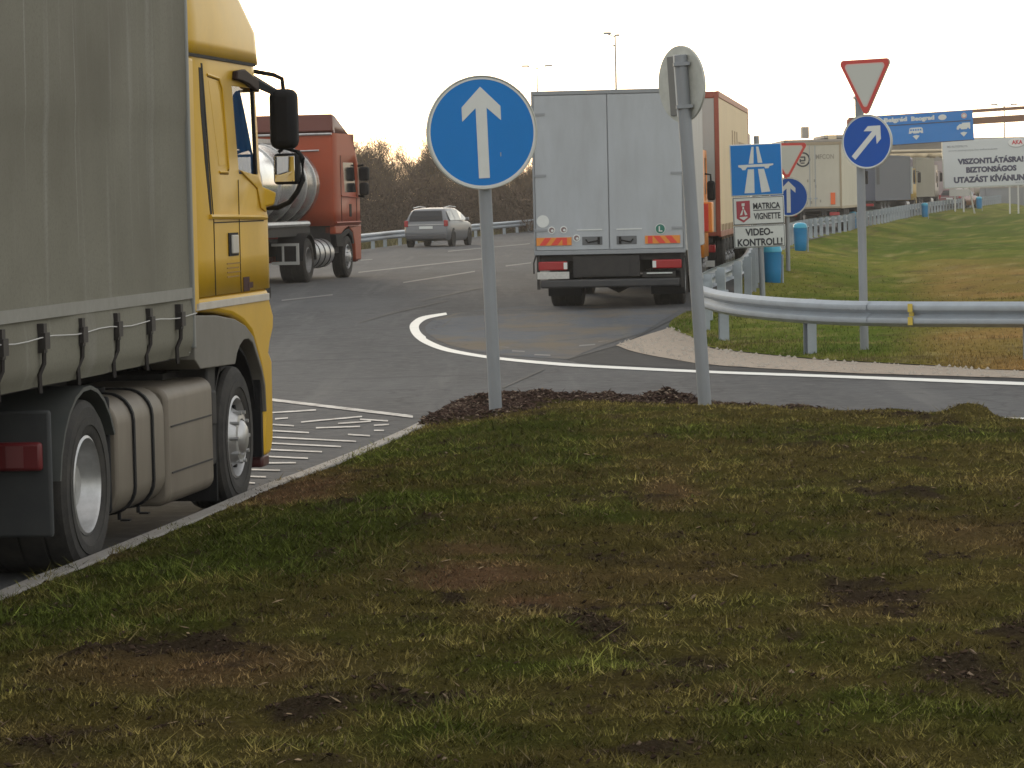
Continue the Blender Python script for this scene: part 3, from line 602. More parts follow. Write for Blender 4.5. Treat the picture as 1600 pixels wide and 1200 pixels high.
mb = MB(); mb.box(-1.25, 1.25, TY0-.03, TY0, 1.15, 4.0); mb.build('rear_door', mat('headboard', (.24, .25, .24)), YT)
mb = MB(); mb.box(-1.2, 1.2, TY0, TY1-.1, 1.12, 1.2); mb.box(-.5, -.38, TY0, TY1-.3, .85, 1.12); mb.box(.38, .5, TY0, TY1-.3, .85, 1.12); mb.build('trailer_chassis', BLKM, YT)
for y in (-7.6, -6.3, -5.0):
    for s in (1, -1): wheel(YT, s*1.24, y, .5, .5, .36, s, 'front', STEELW)
# tractor
mb = MB(); mb.box(-.45, -.33, -.9, 4.9, .55, .85); mb.box(.33, .45, -.9, 4.9, .55, .85); mb.box(-1.0, 1.0, 2.6, 4.6, .6, 1.0); mb.lathe([(.45, .86), (.45, .98)], (0, .1, 0), 'z', 24)
mb.box(-.9, .9, -.15, .15, .4, .6); mb.box(-.9, .9, 3.7, 3.9, .4, .6); mb.box(-.95, .95, 2.5, 4.5, .24, .62); mb.box(-.55, .55, .5, 2.6, .26, .7); mb.box(-.6, .6, -3.2, -.3, .45, .9); mb.build('tractor_chassis', BLKM, YT)  # low undertray boxes added to darken the road under the tractor
for s in (1, -1):
    wheel(YT, s*1.235, 0, .5, .5, .62, s, 'dual', ALU); wheel(YT, s*1.235, 3.74, .495, .495, .32, s, 'front', ALU)
# rear quarter: mud flap, wheel cover, tail light
for s in (1, -1):
    a, b = sorted((s*.62, s*1.24))
    mb = MB(); mb.box(a, b, -.78, -.74, .28, .99); f = mb.build('mud_flap', mat('mudflap', (.03, .032, .034), .7, dirt=.6, dirtcol=(.055, .058, .055), scale=5), YT, bev=.02)
    mb = MB(); pts = []
    for q in range(11):
        t = math.radians(8+q*14.5); pts.append((.62*math.cos(t)*-1, .5+.58*math.sin(t)))
    inn = [(p[0]*.96, .5+(p[1]-.5)*.96) for p in reversed(pts)]
    mb.prism(pts+inn, 'x', a, b); mb.build('wheel_cover', mat('cover', (.045, .05, .048), .6, dirt=.5, dirtcol=(.08, .08, .07)), YT)
    a, b = sorted((s*.84, s*1.20)); mb = MB(); mb.box(a, b, -.84, -.785, .655, .815); tl = mb.build('tail_light', mat('dark_tail_light', (.13, .012, .014), .45), YT, bev=.02)  # darker red than the other tail lights
    a, b = sorted((s*1.0, s*1.10)); mb = MB(); mb.box(a, b, -.846, -.842, .675, .795); mb.build('reflector', mat('pale_red', (.17, .05, .05), .4), tl)
# tanks and side boxes
TANK = mat('dusty_tank', (.19, .165, .13), .55, .25, dirt=.6, dirtcol=(.13, .105, .08), scale=4, streak=3)
def dtank(x0, x1, z0, z1, r=.12, n=6):
    pts = []
    for cx, cz, a0 in ((x1-r, z1-r, 0), (x0+r, z1-r, 90), (x0+r, z0+r, 180), (x1-r, z0+r, 270)):
        for q in range(n+1): a = math.radians(a0+90*q/n); pts.append((cx+r*math.cos(a), cz+r*math.sin(a)))
    return pts
for s in (1, -1):
    P_ = [(s*x, z) for x, z in dtank(.5, 1.23, .24, .97, .17)]
    mb = MB(); mb.prism(P_, 'y', .62, 1.74); fk = mb.build('fuel_tank', TANK, YT, bev=.02)
    mb = MB()
    for y in (.98, 1.42):
        O_ = [(s*x, z) for x, z in dtank(.49, 1.243, .228, .982, .175)]; mb.prism(O_, 'y', y-.018, y+.018); mb.tube([(s*1.13, y, .26), (s*1.13, y, .2)], .012, 6); mb.box(*sorted((s*1.14, s*1.2)), y-.02, y+.02, .192, .202)
    mb.build('tank_strap', BLK, fk)
    P_ = [(s*x, z) for x, z in dtank(.5, 1.24, .20, .96, .09)]
    mb = MB(); mb.prism(P_, 'y', 1.78, 2.98); bx_ = mb.build('battery_box', TANK, YT, bev=.03)
    mb = MB(); mb.box(*sorted((s*1.236, s*1.246)), 1.85, 2.92, .70, .71); mb.box(*sorted((s*1.236, s*1.246)), 1.85, 2.92, .405, .415); mb.build('panel_seam', BLKM, bx_)
    mb = MB(); mb.lathe([(.05, .95), (.05, 1.0), (.0, 1.0)], (s*.95, 1.2, 0), 'z', 16); mb.build('filler_cap', BLK, fk)
    mb = MB(); mb.box(*sorted((s*.62, s*1.2)), .545, .6, .28, .98); mb.build('splash_plate', BLK, YT, bev=.02)
    mb = MB(); mb.box(*sorted((s*.9, s*1.2)), 3.02, 3.22, .35, 1.03); mb.box(*sorted((s*1.1, s*1.215)), 3.06, 3.2, .62, .86); mb.build('step_bracket', BLKM, YT, bev=.02)
    mb = MB()
    for q in range(6): mb.tube([(s*(.3+.05*q), .9, 1.0+.01*q), (s*(.3+.06*q), 1.6, 1.03), (s*.2, 2.4, 1.12)], .014, 5)
    mb.build('air_hose', BLK, YT)
# cab
ZS = [1.5, 1.75, 2.02, 2.32, 2.5, 2.7, 2.93, 3.04, 3.09]
P = dict(hw=1.25, y0=2.50, ws=8, r=lambda z: float(np.interp(z, [2.05, 2.32, 3.1], [.48, .68, .66])), wz=(2.32, 2.93), zs=ZS, yf=lambda z: float(np.interp(z, [1.4, 2.0, 2.32, 3.1], [5.17, 5.17, 5.14, 5.0])),
         wr=lambda z: float(np.interp(z, [2.32, 3.04], [3.88, 3.70])), wf=lambda z: float(np.interp(z, [2.32, 3.04], [4.40, 4.33])))
body = cab_shell(YT, P, YEL)
P2 = dict(hw=1.25, y0=2.46, r=.6, wz=(9, 9), zs=[3.105, 3.2, 3.33, 3.54, 3.75, 3.92, 3.97], yf=lambda z: float(np.interp(z, [3.1, 3.33, 3.54, 3.75, 3.92, 3.97], [5.06, 4.99, 4.66, 4.3, 3.9, 3.75])),
          hwz=lambda z: float(np.interp(z, [3.1, 3.33, 3.75, 3.97], [1.255, 1.255, 1.2, 1.08])), wr=lambda z: 3.1, wf=lambda z: 3.2)
cab_shell(YT, P2, YEL, 'roof_fairing')
mb = MB(); mb.box(-1.262, 1.262, 2.455, 4.43, 3.085, 3.106); mb.build('roof_seam', BLK, YT)
mb = MB(); mb.prism([(4.9, 3.16), (5.25, 3.10), (5.32, 2.98), (5.2, 3.0), (5.0, 3.08)], 'x', -.95, .95); mb.build('sun_visor', mat('visor', (.03, .02, .02), .2), YT, bev=.01)
# side trim: lower body with wheel arch, grey fender, rear pillar, grooves
for s in (1, -1):
    def X2(a, b): return sorted((s*a, s*b))
    pts = [(2.50, 1.5), (2.50, 1.41), (3.09, 1.385), (3.6, 1.34), (3.92, 1.28), (4.17, 1.195), (4.31, 1.06), (4.43, .95), (4.51, .82), (4.53, .64), (4.50, .55), (4.47, .3), (4.68, .3), (4.76, .40), (4.78, .62), (4.79, .98), (4.70, 1.04), (4.74, 1.10), (4.86, 1.2), (4.88, 1.3), (4.76, 1.42), (4.70, 1.5)]
    mb = MB(); mb.prism(pts, 'x', *X2(.95, 1.247)); mb.build('lower_body', YEL, YT, bev=.035)
    pts = [(2.46, 1.39), (3.09, 1.365), (3.6, 1.32), (3.92, 1.26), (4.15, 1.175), (4.28, 1.05), (4.40, .94), (4.48, .82), (4.50, .62), (4.485, .62), (4.46, .80), (4.37, .92), (4.24, 1.03), (4.12, 1.13), (3.99, 1.165), (3.85, 1.165), (3.72, 1.13), (3.63, 1.08), (3.57, 1.01), (2.59, 1.03), (2.44, 1.10)]
    mb = MB(); mb.prism(pts, 'x', *X2(.93, 1.262)); mb.build('fender', GREYP, YT, bev=.02)
    mb = MB(); pts = []
    for q in range(13): t = math.radians(q*15); pts.append((3.78+.68*math.cos(t), .5+.64*math.sin(t)))
    mb.prism(pts+[(3.78+(p[0]-3.78)*.97, .5+(p[1]-.5)*.97) for p in reversed(pts)], 'x', *X2(.7, 1.2)); mb.build('wheel_arch', BLK, YT)
    mb = MB(); mb.box(*X2(.5, 1.235), 4.42, 4.48, .30, .95); mb.box(*X2(.62, .7), 3.1, 4.45, .5, 1.3); mb.build('arch_liner', BLK, YT)
    mb = MB(); mb.box(*X2(1.2, 1.262), 2.44, 2.62, 1.40, 3.08); mb.build('rear_pillar', YEL, YT, bev=.025)
    mb = MB(); mb.prism([(2.80, 3.02), (2.90, 3.02), (2.93, 2.7), (3.06, 2.05), (3.02, 2.02), (2.9, 2.4), (2.82, 2.75)], 'x', *X2(1.24, 1.2525)); mb.build('air_groove', BLK, YT)
    mb = MB(); mb.prism([(2.86, 3.05), (2.90, 3.05), (3.11, 2.0), (3.11, 1.5), (3.097, 1.5), (3.097, 2.0)], 'x', *X2(1.248, 1.2535)); mb.box(*X2(1.248, 1.2535), 3.84, 3.85, 1.5, 2.28)
    mb.box(*X2(1.248, 1.2535), 3.11, 4.6, 1.985, 1.993); mb.build('door_gap', BLK, YT)
    mb = MB(); mb.tube([(s*1.255, 2.98, 2.03), (s*1.262, 3.6, 2.025), (s*1.262, 4.4, 2.015), (s*1.255, 4.66, 2.01)], .018, 6); mb.build('body_crease', YEL, YT)
    # pressed panel outline behind the window
    mb = MB(); pan = [(3.02, 2.98), (3.34, 2.965), (3.43, 2.90), (3.50, 2.62), (3.56, 2.36), (3.54, 2.33), (3.30, 2.33)]
    mb.tube([(s*1.252, a, b) for a, b in pan], .009, 6); mb.build('panel_crease', YEL, YT); mb = MB(); mb.tube([(s*1.2495, a+.02, b-.012) for a, b in pan], .005, 5); mb.build('painted_crease_shade', mat('crease_shade_brown', (.16, .085, .015), .7, spec=.1), YT)  # brown line paints the shade along the pressed crease
    mb = MB(); mb.prism([(3.06, 2.94), (3.30, 2.93), (3.36, 2.88), (3.44, 2.6), (3.48, 2.38), (3.30, 2.37), (3.2, 2.6)], 'x', *X2(1.249, 1.2515)); mb.build('pressed_panel', YEL, YT, bev=.004)
    mb = MB(); mb.box(*X2(1.25, 1.262), 2.52, 4.68, 1.375+.04, 1.465); mb.build('white_stripe', mat('stripe_white', (.50, .47, .42), .45, dirt=.5, dirtcol=(.30, .26, .2), scale=6), YT, bev=.003)
    mb = MB(); mb.box(*X2(1.255, 1.272), 3.56, 3.74, 1.77, 1.90); hd = mb.build('door_handle', mat('handle_white', (.42, .40, .36), .4), YT, bev=.01)
    mb = MB(); mb.box(*X2(1.252, 1.258), 3.50, 3.78, 1.755, 1.915); mb.build('handle_recess', BLK, hd)
    mb = MB(); mb.box(*X2(1.250, 1.254), 3.92, 4.10, 1.50, 1.60); mb.box(*X2(1.250, 1.256), 4.05, 4.2, 1.52, 1.56); mb.build('lock_plate', mat('lock', (.05, .02, .02), .6, spec=.1), YT)
    # small print under the handle
    mb = MB()
    for q in range(4): mb.box(*X2(1.250, 1.2525), 3.45, 3.85-.05*(q % 2), 1.70-q*.03, 1.708-q*.03)
    mb.build('small_print', mat('print', (.25, .14, .03), .6), YT)
    mb = MB(); mb.prism([(4.385, 2.32), (4.43, 2.32), (4.37, 3.0), (4.33, 3.0)], 'x', *X2(1.235, 1.256)); mb.build('quarter_pillar', BLK, YT)
    mb = MB(); mb.prism([(3.86, 2.35), (4.42, 2.31), (4.62, 2.2), (4.66, 2.05), (4.5, 2.08), (4.4, 2.22)], 'x', *X2(1.247, 1.262)); mb.build('window_sill', YEL, YT, bev=.006)
    mb = MB(); mb.prism([(3.76, 3.03), (4.0, 3.05), (4.4, 2.99), (4.42, 2.90), (4.1, 2.95), (3.9, 2.965), (3.74, 2.97)], 'x', *X2(1.25, 1.29)); mb.build('rain_deflector', mat('deflector', (.03, .018, .015), .6, spec=.12), YT, bev=.01)
    mb = MB(); pts = [(s*1.20, 4.95, 2.18), (s*1.30, 4.96, 2.12), (s*1.34, 4.9, 2.06)]
    mb.loft([[(s*1.16, 4.6, 2.24), (s*1.25, 4.6, 2.24), (s*1.25, 4.6, 2.08), (s*1.16, 4.6, 2.08)], [(s*1.16, 4.75, 2.21), (s*1.33, 4.72, 2.19), (s*1.31, 4.72, 2.10), (s*1.16, 4.75, 2.06)], [(s*1.12, 4.82, 2.17), (s*1.26, 4.80, 2.15), (s*1.25, 4.8, 2.12), (s*1.12, 4.82, 2.1)]]); mb.build('mirror_base', YEL, YT, bev=.02)
    # mirrors
    mb = MB(); mb.box(*X2(1.275, 1.475), 4.72, 4.90, 2.50, 2.935); mg = mb.build('mirror', BLK, YT, bev=.06)
    mb = MB(); mb.tube([(s*1.15, 4.85, 3.07), (s*1.30, 4.83, 3.04), (s*1.365, 4.82, 3.01), (s*1.375, 4.81, 2.92)], .016, 8); mb.loft([[(s*1.12, 4.4, 3.08), (s*1.12, 4.7, 3.08), (s*1.14, 4.7, 2.99), (s*1.14, 4.4, 2.99)], [(s*1.33, 4.75, 2.93), (s*1.33, 4.85, 2.93), (s*1.33, 4.85, 2.88), (s*1.33, 4.75, 2.88)]]); mb.build('mirror_arm', BLK, mg)
    mb = MB(); mb.box(*X2(1.30, 1.485), 4.73, 4.86, 2.245, 2.47); mw = mb.build('wide_mirror', BLK, YT, bev=.03)
    mb = MB(); mb.box(*X2(1.315, 1.462), 4.722, 4.729, 2.265, 2.45); mb.build('mirror_glass', mat('mirror_glass', (.8, .8, .8), .02, 1), mw, bev=.002)
    mb = MB(); mb.tube([(s*1.47, 4.8, 2.48), (s*1.505, 4.8, 2.43), (s*1.505, 4.8, 2.28), (s*1.46, 4.8, 2.19), (s*1.40, 4.82, 2.12), (s*1.30, 4.85, 2.08), (s*1.2, 4.9, 2.08)], .02, 8); mb.tube([(s*1.33, 4.8, 2.48), (s*1.37, 4.8, 2.51), (s*1.47, 4.8, 2.48)], .014, 6); mb.build('mirror_bracket', BLK, mw)
mb = MB(); mb.box(-1.12, 1.12, 4.6, 5.08, .3, .78); mb.build('front_bumper', YELD, YT, bev=.22)
mb = MB(); mb.box(-1.14, 1.14, 4.5, 5.1, .78, 1.5); mb.build('front_grille', YELD, YT, bev=.24)
mb = MB(); mb.box(1.0, 1.235, 4.45, 4.66, .22, .31); mb.build('bumper_lip', mat('lip', (.07, .02, .02), .4), YT, bev=.02)
mb = MB(); mb.box(-1.2, 1.2, 2.55, 5.0, 1.42, 1.5); mb.build('cab_floor', BLK, YT)
mb = MB(); mb.box(-1.15, 1.15, 4.55, 5.0, 1.5, 2.2); mb.build('dashboard', BLK, YT, bev=.05)
for s in (1, -1):
    mb = MB(); mb.box(*sorted((s*.5, s*1.0)), 3.6, 4.0, 1.5, 1.95); mb.box(*sorted((s*.52, s*.98)), 3.45, 3.62, 1.8, 2.6); mb.box(*sorted((s*.62, s*.88)), 3.47, 3.6, 2.6, 2.8); mb.build('seat', mat('seat_cloth', (.03, .04, .06), .9), YT, bev=.05)
# gathered blue curtain behind the passenger window
mb = MB(); rr = []
for q in range(13):
    t = q/12; z = 2.98-t*.68; yb = 3.66+.13*t; yw = yb+.30+.42*t**.8
    rr.append([(1.196+.012*math.sin(k*2.2), yb+(yw-yb)*k/12, z) for k in range(13)])
n0 = 0
for r_ in rr: mb.v += r_
for a in range(12):
    for b in range(12): i_ = a*13+b; mb.face((i_, i_+1, i_+14, i_+13))
mb.build('curtain', mat('blue_curtain', (.02, .12, .30), .8), YT, solid=.006)

# ---------------------------------------------------------------- generic trailer
def trailer(root, y0, L, zf, zt, side, frame, door, wheel_y, hw=1.275, top=None, rear='doors', skirts=True):
    mb = MB(); mb.box(-hw+.01, hw-.01, y0+.03, y0+L-.02, zf+.02, zt-.02); mb.build('cargo_box', side, root, bev=.01)
    mb = MB()
    for s in (1, -1):
        mb.box(*sorted((s*(hw-.09), s*hw)), y0, y0+.09, zf, zt); mb.box(*sorted((s*(hw-.06), s*(hw+.004))), y0+L-.08, y0+L, zf, zt)
        mb.box(*sorted((s*(hw-.05), s*(hw+.006))), y0+.09, y0+L-.08, zt-.12, zt+.01); mb.box(*sorted((s*(hw-.05), s*(hw+.006))), y0+.09, y0+L-.08, zf-.02, zf+.1)
    mb.box(-hw+.09, hw-.09, y0, y0+.09, zt-.13, zt); mb.box(-hw+.09, hw-.09, y0, y0+.09, zf, zf+.08); mb.build('frame', frame, root, bev=.012)
    for s in (1, -1):
        mb = MB(); mb.box(*sorted((s*.006, s*(hw-.095))), y0+.012, y0+.04, zf+.085, zt-.135); d = mb.build('rear_door', door, root, bev=.006)
        mb = MB(); mb.tube([(s*.12, y0-.005, zf+.1), (s*.12, y0-.005, zt-.15)], .014, 6); mb.box(*sorted((s*.06, s*.2)), y0-.02, y0+.012, zf+.42, zf+.48); mb.build('locking_bar', GALV, d)
    mb = MB(); mb.box(-1.1, 1.1, y0+.05, y0+.15, zf-.12, zf-.02)
    for s in (1, -1): mb.box(*sorted((s*.36, s*.48)), y0+.1, y0+L-.5, zf-.3, zf-.01)
    mb.build('chassis', BLKM, root)
    mb = MB(); mb.box(-1.15, 1.15, y0+.1, y0+.2, .42, .54); mb.box(-.6, -.5, y0+.1, y0+.2, .54, zf-.1); mb.box(.5, .6, y0+.1, y0+.2, .54, zf-.1); mb.build('rear_bumper', BLKM, root, bev=.01)
    for s in (1, -1):
        mb = MB(); mb.box(*sorted((s*.72, s*1.16)), y0+.03, y0+.12, zf-.32, zf-.17); mb.build('tail_light', TAIL, root, bev=.015)
        for y in wheel_y: wheel(root, s*1.24, y, .5, .5, .36, s, 'front')
def far_cab(root, y0, mat_, wy, zt=3.3, roof=None, gl=None, name='cab_body'):
    ZS = [1.0, 1.5, 2.0, 2.2, 2.6, 2.9, 3.0, zt]
    P = dict(hw=1.22, y0=y0, r=.16, wz=(2.0, 2.9), zs=ZS, yf=lambda z: y0+float(np.interp(z, [1, 2, 3, zt], [2.3, 2.3, 2.1, 1.5])), wr=lambda z: y0+.9, wf=lambda z: y0+float(np.interp(z, [2, 3], [1.9, 1.8])), glass=gl or DGLASS)
    cab_shell(root, P, mat_, name)
    mb = MB(); mb.box(-1.2, 1.2, y0+1.9, y0+2.32, .35, 1.0); mb.build('bumper', mat_, root, bev=.05)
    mb = MB(); mb.box(-.45, -.33, y0-3.5, y0+2.2, .6, .9); mb.box(.33, .45, y0-3.5, y0+2.2, .6, .9); mb.build('tractor_chassis', BLKM, root)
    for s in (1, -1):
        wheel(root, s*1.22, y0+wy, .5, .5, .32, s, 'front'); wheel(root, s*1.24, y0+wy-3.7, .5, .5, .6, s, 'dual')
        mb = MB(); mb.box(*sorted((s*1.3, s*1.5)), y0+2.15, y0+2.27, 2.1, 2.75); mg = mb.build('mirror', BLK, root, bev=.04)
        mb = MB(); mb.tube([(s*1.18, y0+2.1, 2.8), (s*1.4, y0+2.2, 2.8), (s*1.4, y0+2.2, 2.7)], .02, 6); mb.build('mirror_arm', BLK, mg)
        mb = MB(); pts = [(y0+wy+.6*math.cos(math.radians(q*15)), .5+.6*math.sin(math.radians(q*15))) for q in range(13)]
        mb.prism(pts+[(y0+wy+(p[0]-y0-wy)*.93, .5+(p[1]-.5)*.93) for p in reversed(pts)], 'x', *sorted((s*.9, s*1.23))); mb.build('fender', BLK, root)
        mb = MB(); mb.prism([(s*x, z) for x, z in dtank(.6, 1.2, .35, .95, .15)], 'y', y0-2.3, y0-.6); mb.build('fuel_tank', ALU, root)

# ---------------------------------------------------------------- 2 grey box truck
GT = thing('box_truck', 'light grey box truck seen from behind with orange and red striped plates', 'truck', (1.694, 53.94, gz(54)), dirrot(.11))
GBOX = mat('grey_box_paint', (.36, .385, .41), .5, dirt=.7, dirtcol=(.25, .26, .265), scale=2.2, streak=4)
GFR = mat('grey_box_frame', (.24, .255, .27), .5, dirt=.4, dirtcol=(.17, .175, .18), scale=3)
mb = MB(); mb.box(-1.265, 1.265, .04, 6.9, .95, 3.68); mb.build('cargo_box', GBOX, GT, bev=.02)
mb = MB(); mb.box(-1.28, -1.245, .0, .06, .93, 3.69); mb.box(1.245, 1.28, .0, .06, .93, 3.69); mb.box(-1.245, 1.245, .0, .06, 3.62, 3.69); mb.box(-1.27, 1.27, -.02, .06, .93, 1.0); mb.build('frame', GFR, GT, bev=.008)
for s in (1, -1):
    mb = MB(); mb.box(*sorted((s*.008, s*1.24)), .005, .03, 1.01, 3.61); d = mb.build('rear_door', GBOX, GT, bev=.006)
    mb = MB(); mb.box(*sorted((s*.12, s*.46)), -.002, .008, 1.09, 1.23); mb.build('latch_recess', mat('recess', (.10, .105, .11), .5), d, bev=.004)
    mb = MB(); mb.box(*sorted((s*.16, s*.20)), -.02, .0, 1.10, 1.22); mb.tube([(s*.2, -.012, 1.16), (s*.36, -.018, 1.13), (s*.4, -.012, 1.18)], .012, 6); mb.build('door_latch', BLK, d)
    mb = MB()
    for z in (1.35, 2.27, 3.3): mb.box(*sorted((s*1.05, s*1.262)), -.008, .006, z-.02, z+.02)
    mb.build('hinge', GFR, d)
    mb = MB(); mb.box(*sorted((s*.12, s*.55)), -.004, .006, 1.335, 1.352); mb.build('grab_rail', WHT, d)
    xa, xb = (-1.235, -.64) if s < 0 else (.60, 1.19)
    mb = MB(); mb.box(xa, xb, -.01, .004, 1.09, 1.225); pl_ = mb.build('striped_plate', mat('plate_orange', (.62, .22, .03), .35), d)
    mb = MB(); n = 4; wq = (xb-xa)
    for q in range(3):
        x0 = xa+wq*(.08+q*.33); lean = .10*(-s); mb.prism([(x0, 1.095), (x0+.11, 1.095), (x0+.11+lean, 1.22), (x0+lean, 1.22)] if xa <= x0+lean and x0+.11+lean <= xb else [(x0, 1.095), (x0+.08, 1.095), (x0+.08, 1.22), (x0, 1.22)], 'y', -.013, -.0105)
    mb.build('red_stripe', mat('plate_red', (.60, .05, .03), .35), pl_)
    mb = MB(); mb.box(*sorted((s*.72, s*1.21)), -.02, .10, .67, .82); tl = mb.build('tail_light', TAIL, GT, bev=.02)
    mb = MB(); mb.box(*sorted((s*.72, s*.78)), -.026, -.021, .69, .80); mb.build('reversing_light', WHT, tl)
    mb = MB(); mb.box(*sorted((s*1.19, s*1.24)), .02, .08, .35, .93); mb.tube([(s*1.24, .0, .95), (s*1.29, .0, .8), (s*1.29, .0, .62)], .015, 6); mb.build('side_bracket', BLKM, GT)
    wheel(GT, s*1.17, 1.9, .5, .5, .56, s, 'dual'); mb = MB(); mb.box(*sorted((s*.6, s*1.18)), 1.32, 1.35, .2, .6); mb.build('mud_flap', BLK, GT)
    mb = MB(); mb.prism([(s*x, z) for x, z in dtank(.5, 1.2, .45, .95, .12)], 'y', 2.9, 5.2); mb.build('side_tank', BLKM, GT)
    wheel(GT, s*1.2, 7.6, .5, .5, .3, s, 'front')
# dealer discs on the doors
def rdisc(x, z, r, m, name, y=-.002, yb=.006, parent=GT): mb = MB(); mb.lathe([(r, y), (r, yb)], (x, 0, z), 'y', 28); return mb.build(name, m, parent)
rdisc(-1.12, 1.50, .105, WHT, 'white_disc')
for x, z in ((-.975, 1.35), (-.77, 1.355), (-.555, 1.21)):
    o_ = rdisc(x, z, .062, WHT, 'speed_disc'); o2 = rdisc(x, z, .044, mat('disc_grey', (.18, .12, .12), .5), 'disc_print', -.0045, -.0025, o_); rdisc(x+.012, z-.008, .022, WHT, 'disc_centre', -.007, -.005, o_)
o_ = rdisc(.86, 1.335, .088, WHT, 'letter_disc'); rdisc(.86, 1.335, .078, mat('disc_green', (.02, .14, .10), .5), 'green_disc', -.0045, -.0025, o_); text('L', .835, .895, 1.29, 1.38, -.005, WHT, o_, bold=.03)
mb = MB(); mb.box(-1.23, -.69, -.03, -.01, .525, .645); np_ = mb.build('number_plate', mat('plate_white', (.50, .50, .47), .5, dirt=.6, dirtcol=(.28, .27, .25), scale=20), GT, bev=.004)
mb = MB(); mb.box(-1.18, 1.18, -.03, .10, .37, .51); mb.build('rear_bumper', mat('bumper_grey', (.028, .028, .03), .6, dirt=.5, dirtcol=(.05, .05, .05)), GT, bev=.03)
mb = MB(); mb.box(-.62, .5, .0, .1, .55, .90); mb.box(-.50, .34, -.015, .0, .58, .86); mb.box(.55, 1.1, .0, .06, .53, .62); mb.box(-1.25, 1.25, .12, .3, .82, .94); mb.box(-.45, -.35, .1, 7, .6, .9); mb.box(.35, .45, .1, 7, .6, .9); mb.build('lift_frame', BLKM, GT)
mb = MB(); mb.box(.62, 1.05, -.03, -.01, .585, .605); mb.build('light_strip', WHT, GT)
mb = MB(); mb.tube([(-.9, 1.9, .5), (-.3, 1.9, .45), (0, 1.9, .38), (.3, 1.9, .45), (.9, 1.9, .5)], [.07, .08, .17, .08, .07], 10); mb.build('rear_axle', BLKM, GT)
ORG = mat('orange_cab_paint', (.75, .24, .03), .35, dirt=.3, dirtcol=(.5, .25, .04))
P = dict(hw=1.24, y0=7.0, r=.12, wz=(1.9, 2.6), zs=[.7, 1.3, 1.9, 2.25, 2.6, 2.75], yf=lambda z: 9.1-.2*max(0, z-2), wr=lambda z: 7.9, wf=lambda z: 8.7, glass=DGLASS)
cab_shell(GT, P, ORG)
mb = MB(); mb.box(1.24, 1.40, 7.3, 7.9, 1.17, 1.75); mb.build('cab_side_locker', ORG, GT, bev=.02); mb = MB(); mb.box(1.24, 1.33, 7.2, 7.29, 1.2, 1.72); mb.build('locker_edge', mat('plate_red', (.6, .05, .03)), GT)
for s in (1, -1):
    mb = MB(); mb.box(*sorted((s*1.26, s*1.42)), 8.3, 8.5, 1.78, 2.16); mg = mb.build('mirror', BLK, GT, bev=.05); mb = MB(); mb.tube([(s*1.2, 8.4, 2.3), (s*1.33, 8.4, 2.28), (s*1.34, 8.4, 2.1)], .02, 6); mb.build('mirror_arm', BLK, mg)

# ---------------------------------------------------------------- 3 cream curtain trailer ahead of it
CREAM = mat('cream_curtain', (.58, .46, .28), .5, dirt=.4, dirtcol=(.42, .33, .2), scale=1.2)
REDF = mat('rust_red_frame', (.26, .06, .035), .45, dirt=.3, dirtcol=(.16, .06, .04))
LTD = mat('pale_door', (.36, .36, .345), .5, dirt=.4, dirtcol=(.27, .27, .255), scale=1.5)
CT = thing('semi_truck', 'semi truck with cream curtain side and rust red rear frame behind the motorway sign', 'truck', (2.906, 63.146, gz(63)), dirrot(.118))
trailer(CT, 0, 13.6, 1.02, 3.86, CREAM, REDF, LTD, (2.6, 3.9, 5.2)); far_cab(CT, 14.3, WPAINT, 1.35)
mb = MB()
for y in (5.5, 6.6, 7.6): mb.box(1.266, 1.272, y, y+.35, 1.5, 3.2)
mb.box(1.266, 1.271, 8.5, 12.4, 1.3, 3.0); mb.build('curtain_print', mat('print_brown', (.30, .20, .12), .6, dirt=.5, dirtcol=(.42, .32, .2), scale=5), CT)
mb = MB(); mb.box(.8, 1.14, -.03, .05, .42, .54); mb.build('white_plate', WHT, CT)
mb = MB()
for y in np.arange(.5, 13.4, .6): mb.box(1.27, 1.285, y, y+.03, .95, 1.25)
mb.build('curtain_straps', mat('strap', (.20, .13, .08), .7), CT)

# ---------------------------------------------------------------- 4 tanker with orange cab
OT = thing('tanker_truck', 'tanker truck with orange-red cab and polished silver tank on the far lane', 'truck', (-5.739, 72.93, gz(72.9)), dirrot(.19))
ORED = mat('orange_red_paint', (.34, .062, .022), .45, dirt=.4, dirtcol=(.22, .05, .025), scale=2, spec=.3)
DRED = mat('dark_red_paint', (.12, .028, .02), .4)
P = dict(hw=1.24, y0=2.45, r=.16, wz=(2.03, 2.74), zs=[1.25, 1.6, 2.03, 2.35, 2.74, 2.95, 3.2, 3.42], yf=lambda z: float(np.interp(z, [1.2, 2.0, 2.75, 3.1, 3.42], [5.15, 5.15, 5.0, 4.75, 4.2])),
         wr=lambda z: float(np.interp(z, [2.0, 2.75], [3.50, 3.36])), wf=lambda z: float(np.interp(z, [2, 2.75], [4.72, 4.5])), glass=DGLASS)
cab_shell(OT, P, ORED)
P2 = dict(hw=1.2, y0=2.5, r=.16, wz=(9, 9), zs=[3.43, 3.6, 3.75, 3.84], yf=lambda z: float(np.interp(z, [3.4, 3.84], [4.15, 3.1])), hwz=lambda z: float(np.interp(z, [3.4, 3.84], [1.24, 1.16])), wr=lambda z: 2.7, wf=lambda z: 2.8)
cab_shell(OT, P2, DRED, 'roof_fairing')
mb = MB(); mb.box(-1.25, 1.25, 2.36, 2.5, 3.46, 3.86); mb.build('air_deflector', DRED, OT, bev=.03)
mb = MB(); mb.tube([(-1.2, 2.4, 3.40), (1.22, 2.4, 3.40)], .03, 6); mb.tube([(-1.1, 2.42, 3.0), (.9, 2.42, 3.02)], .02, 6); mb.build('rear_rail', ALU, OT)
mb = MB(); mb.box(-1.15, 1.15, 4.9, 5.16, .35, 1.25); mb.build('front_bumper', ORED, OT, bev=.06)
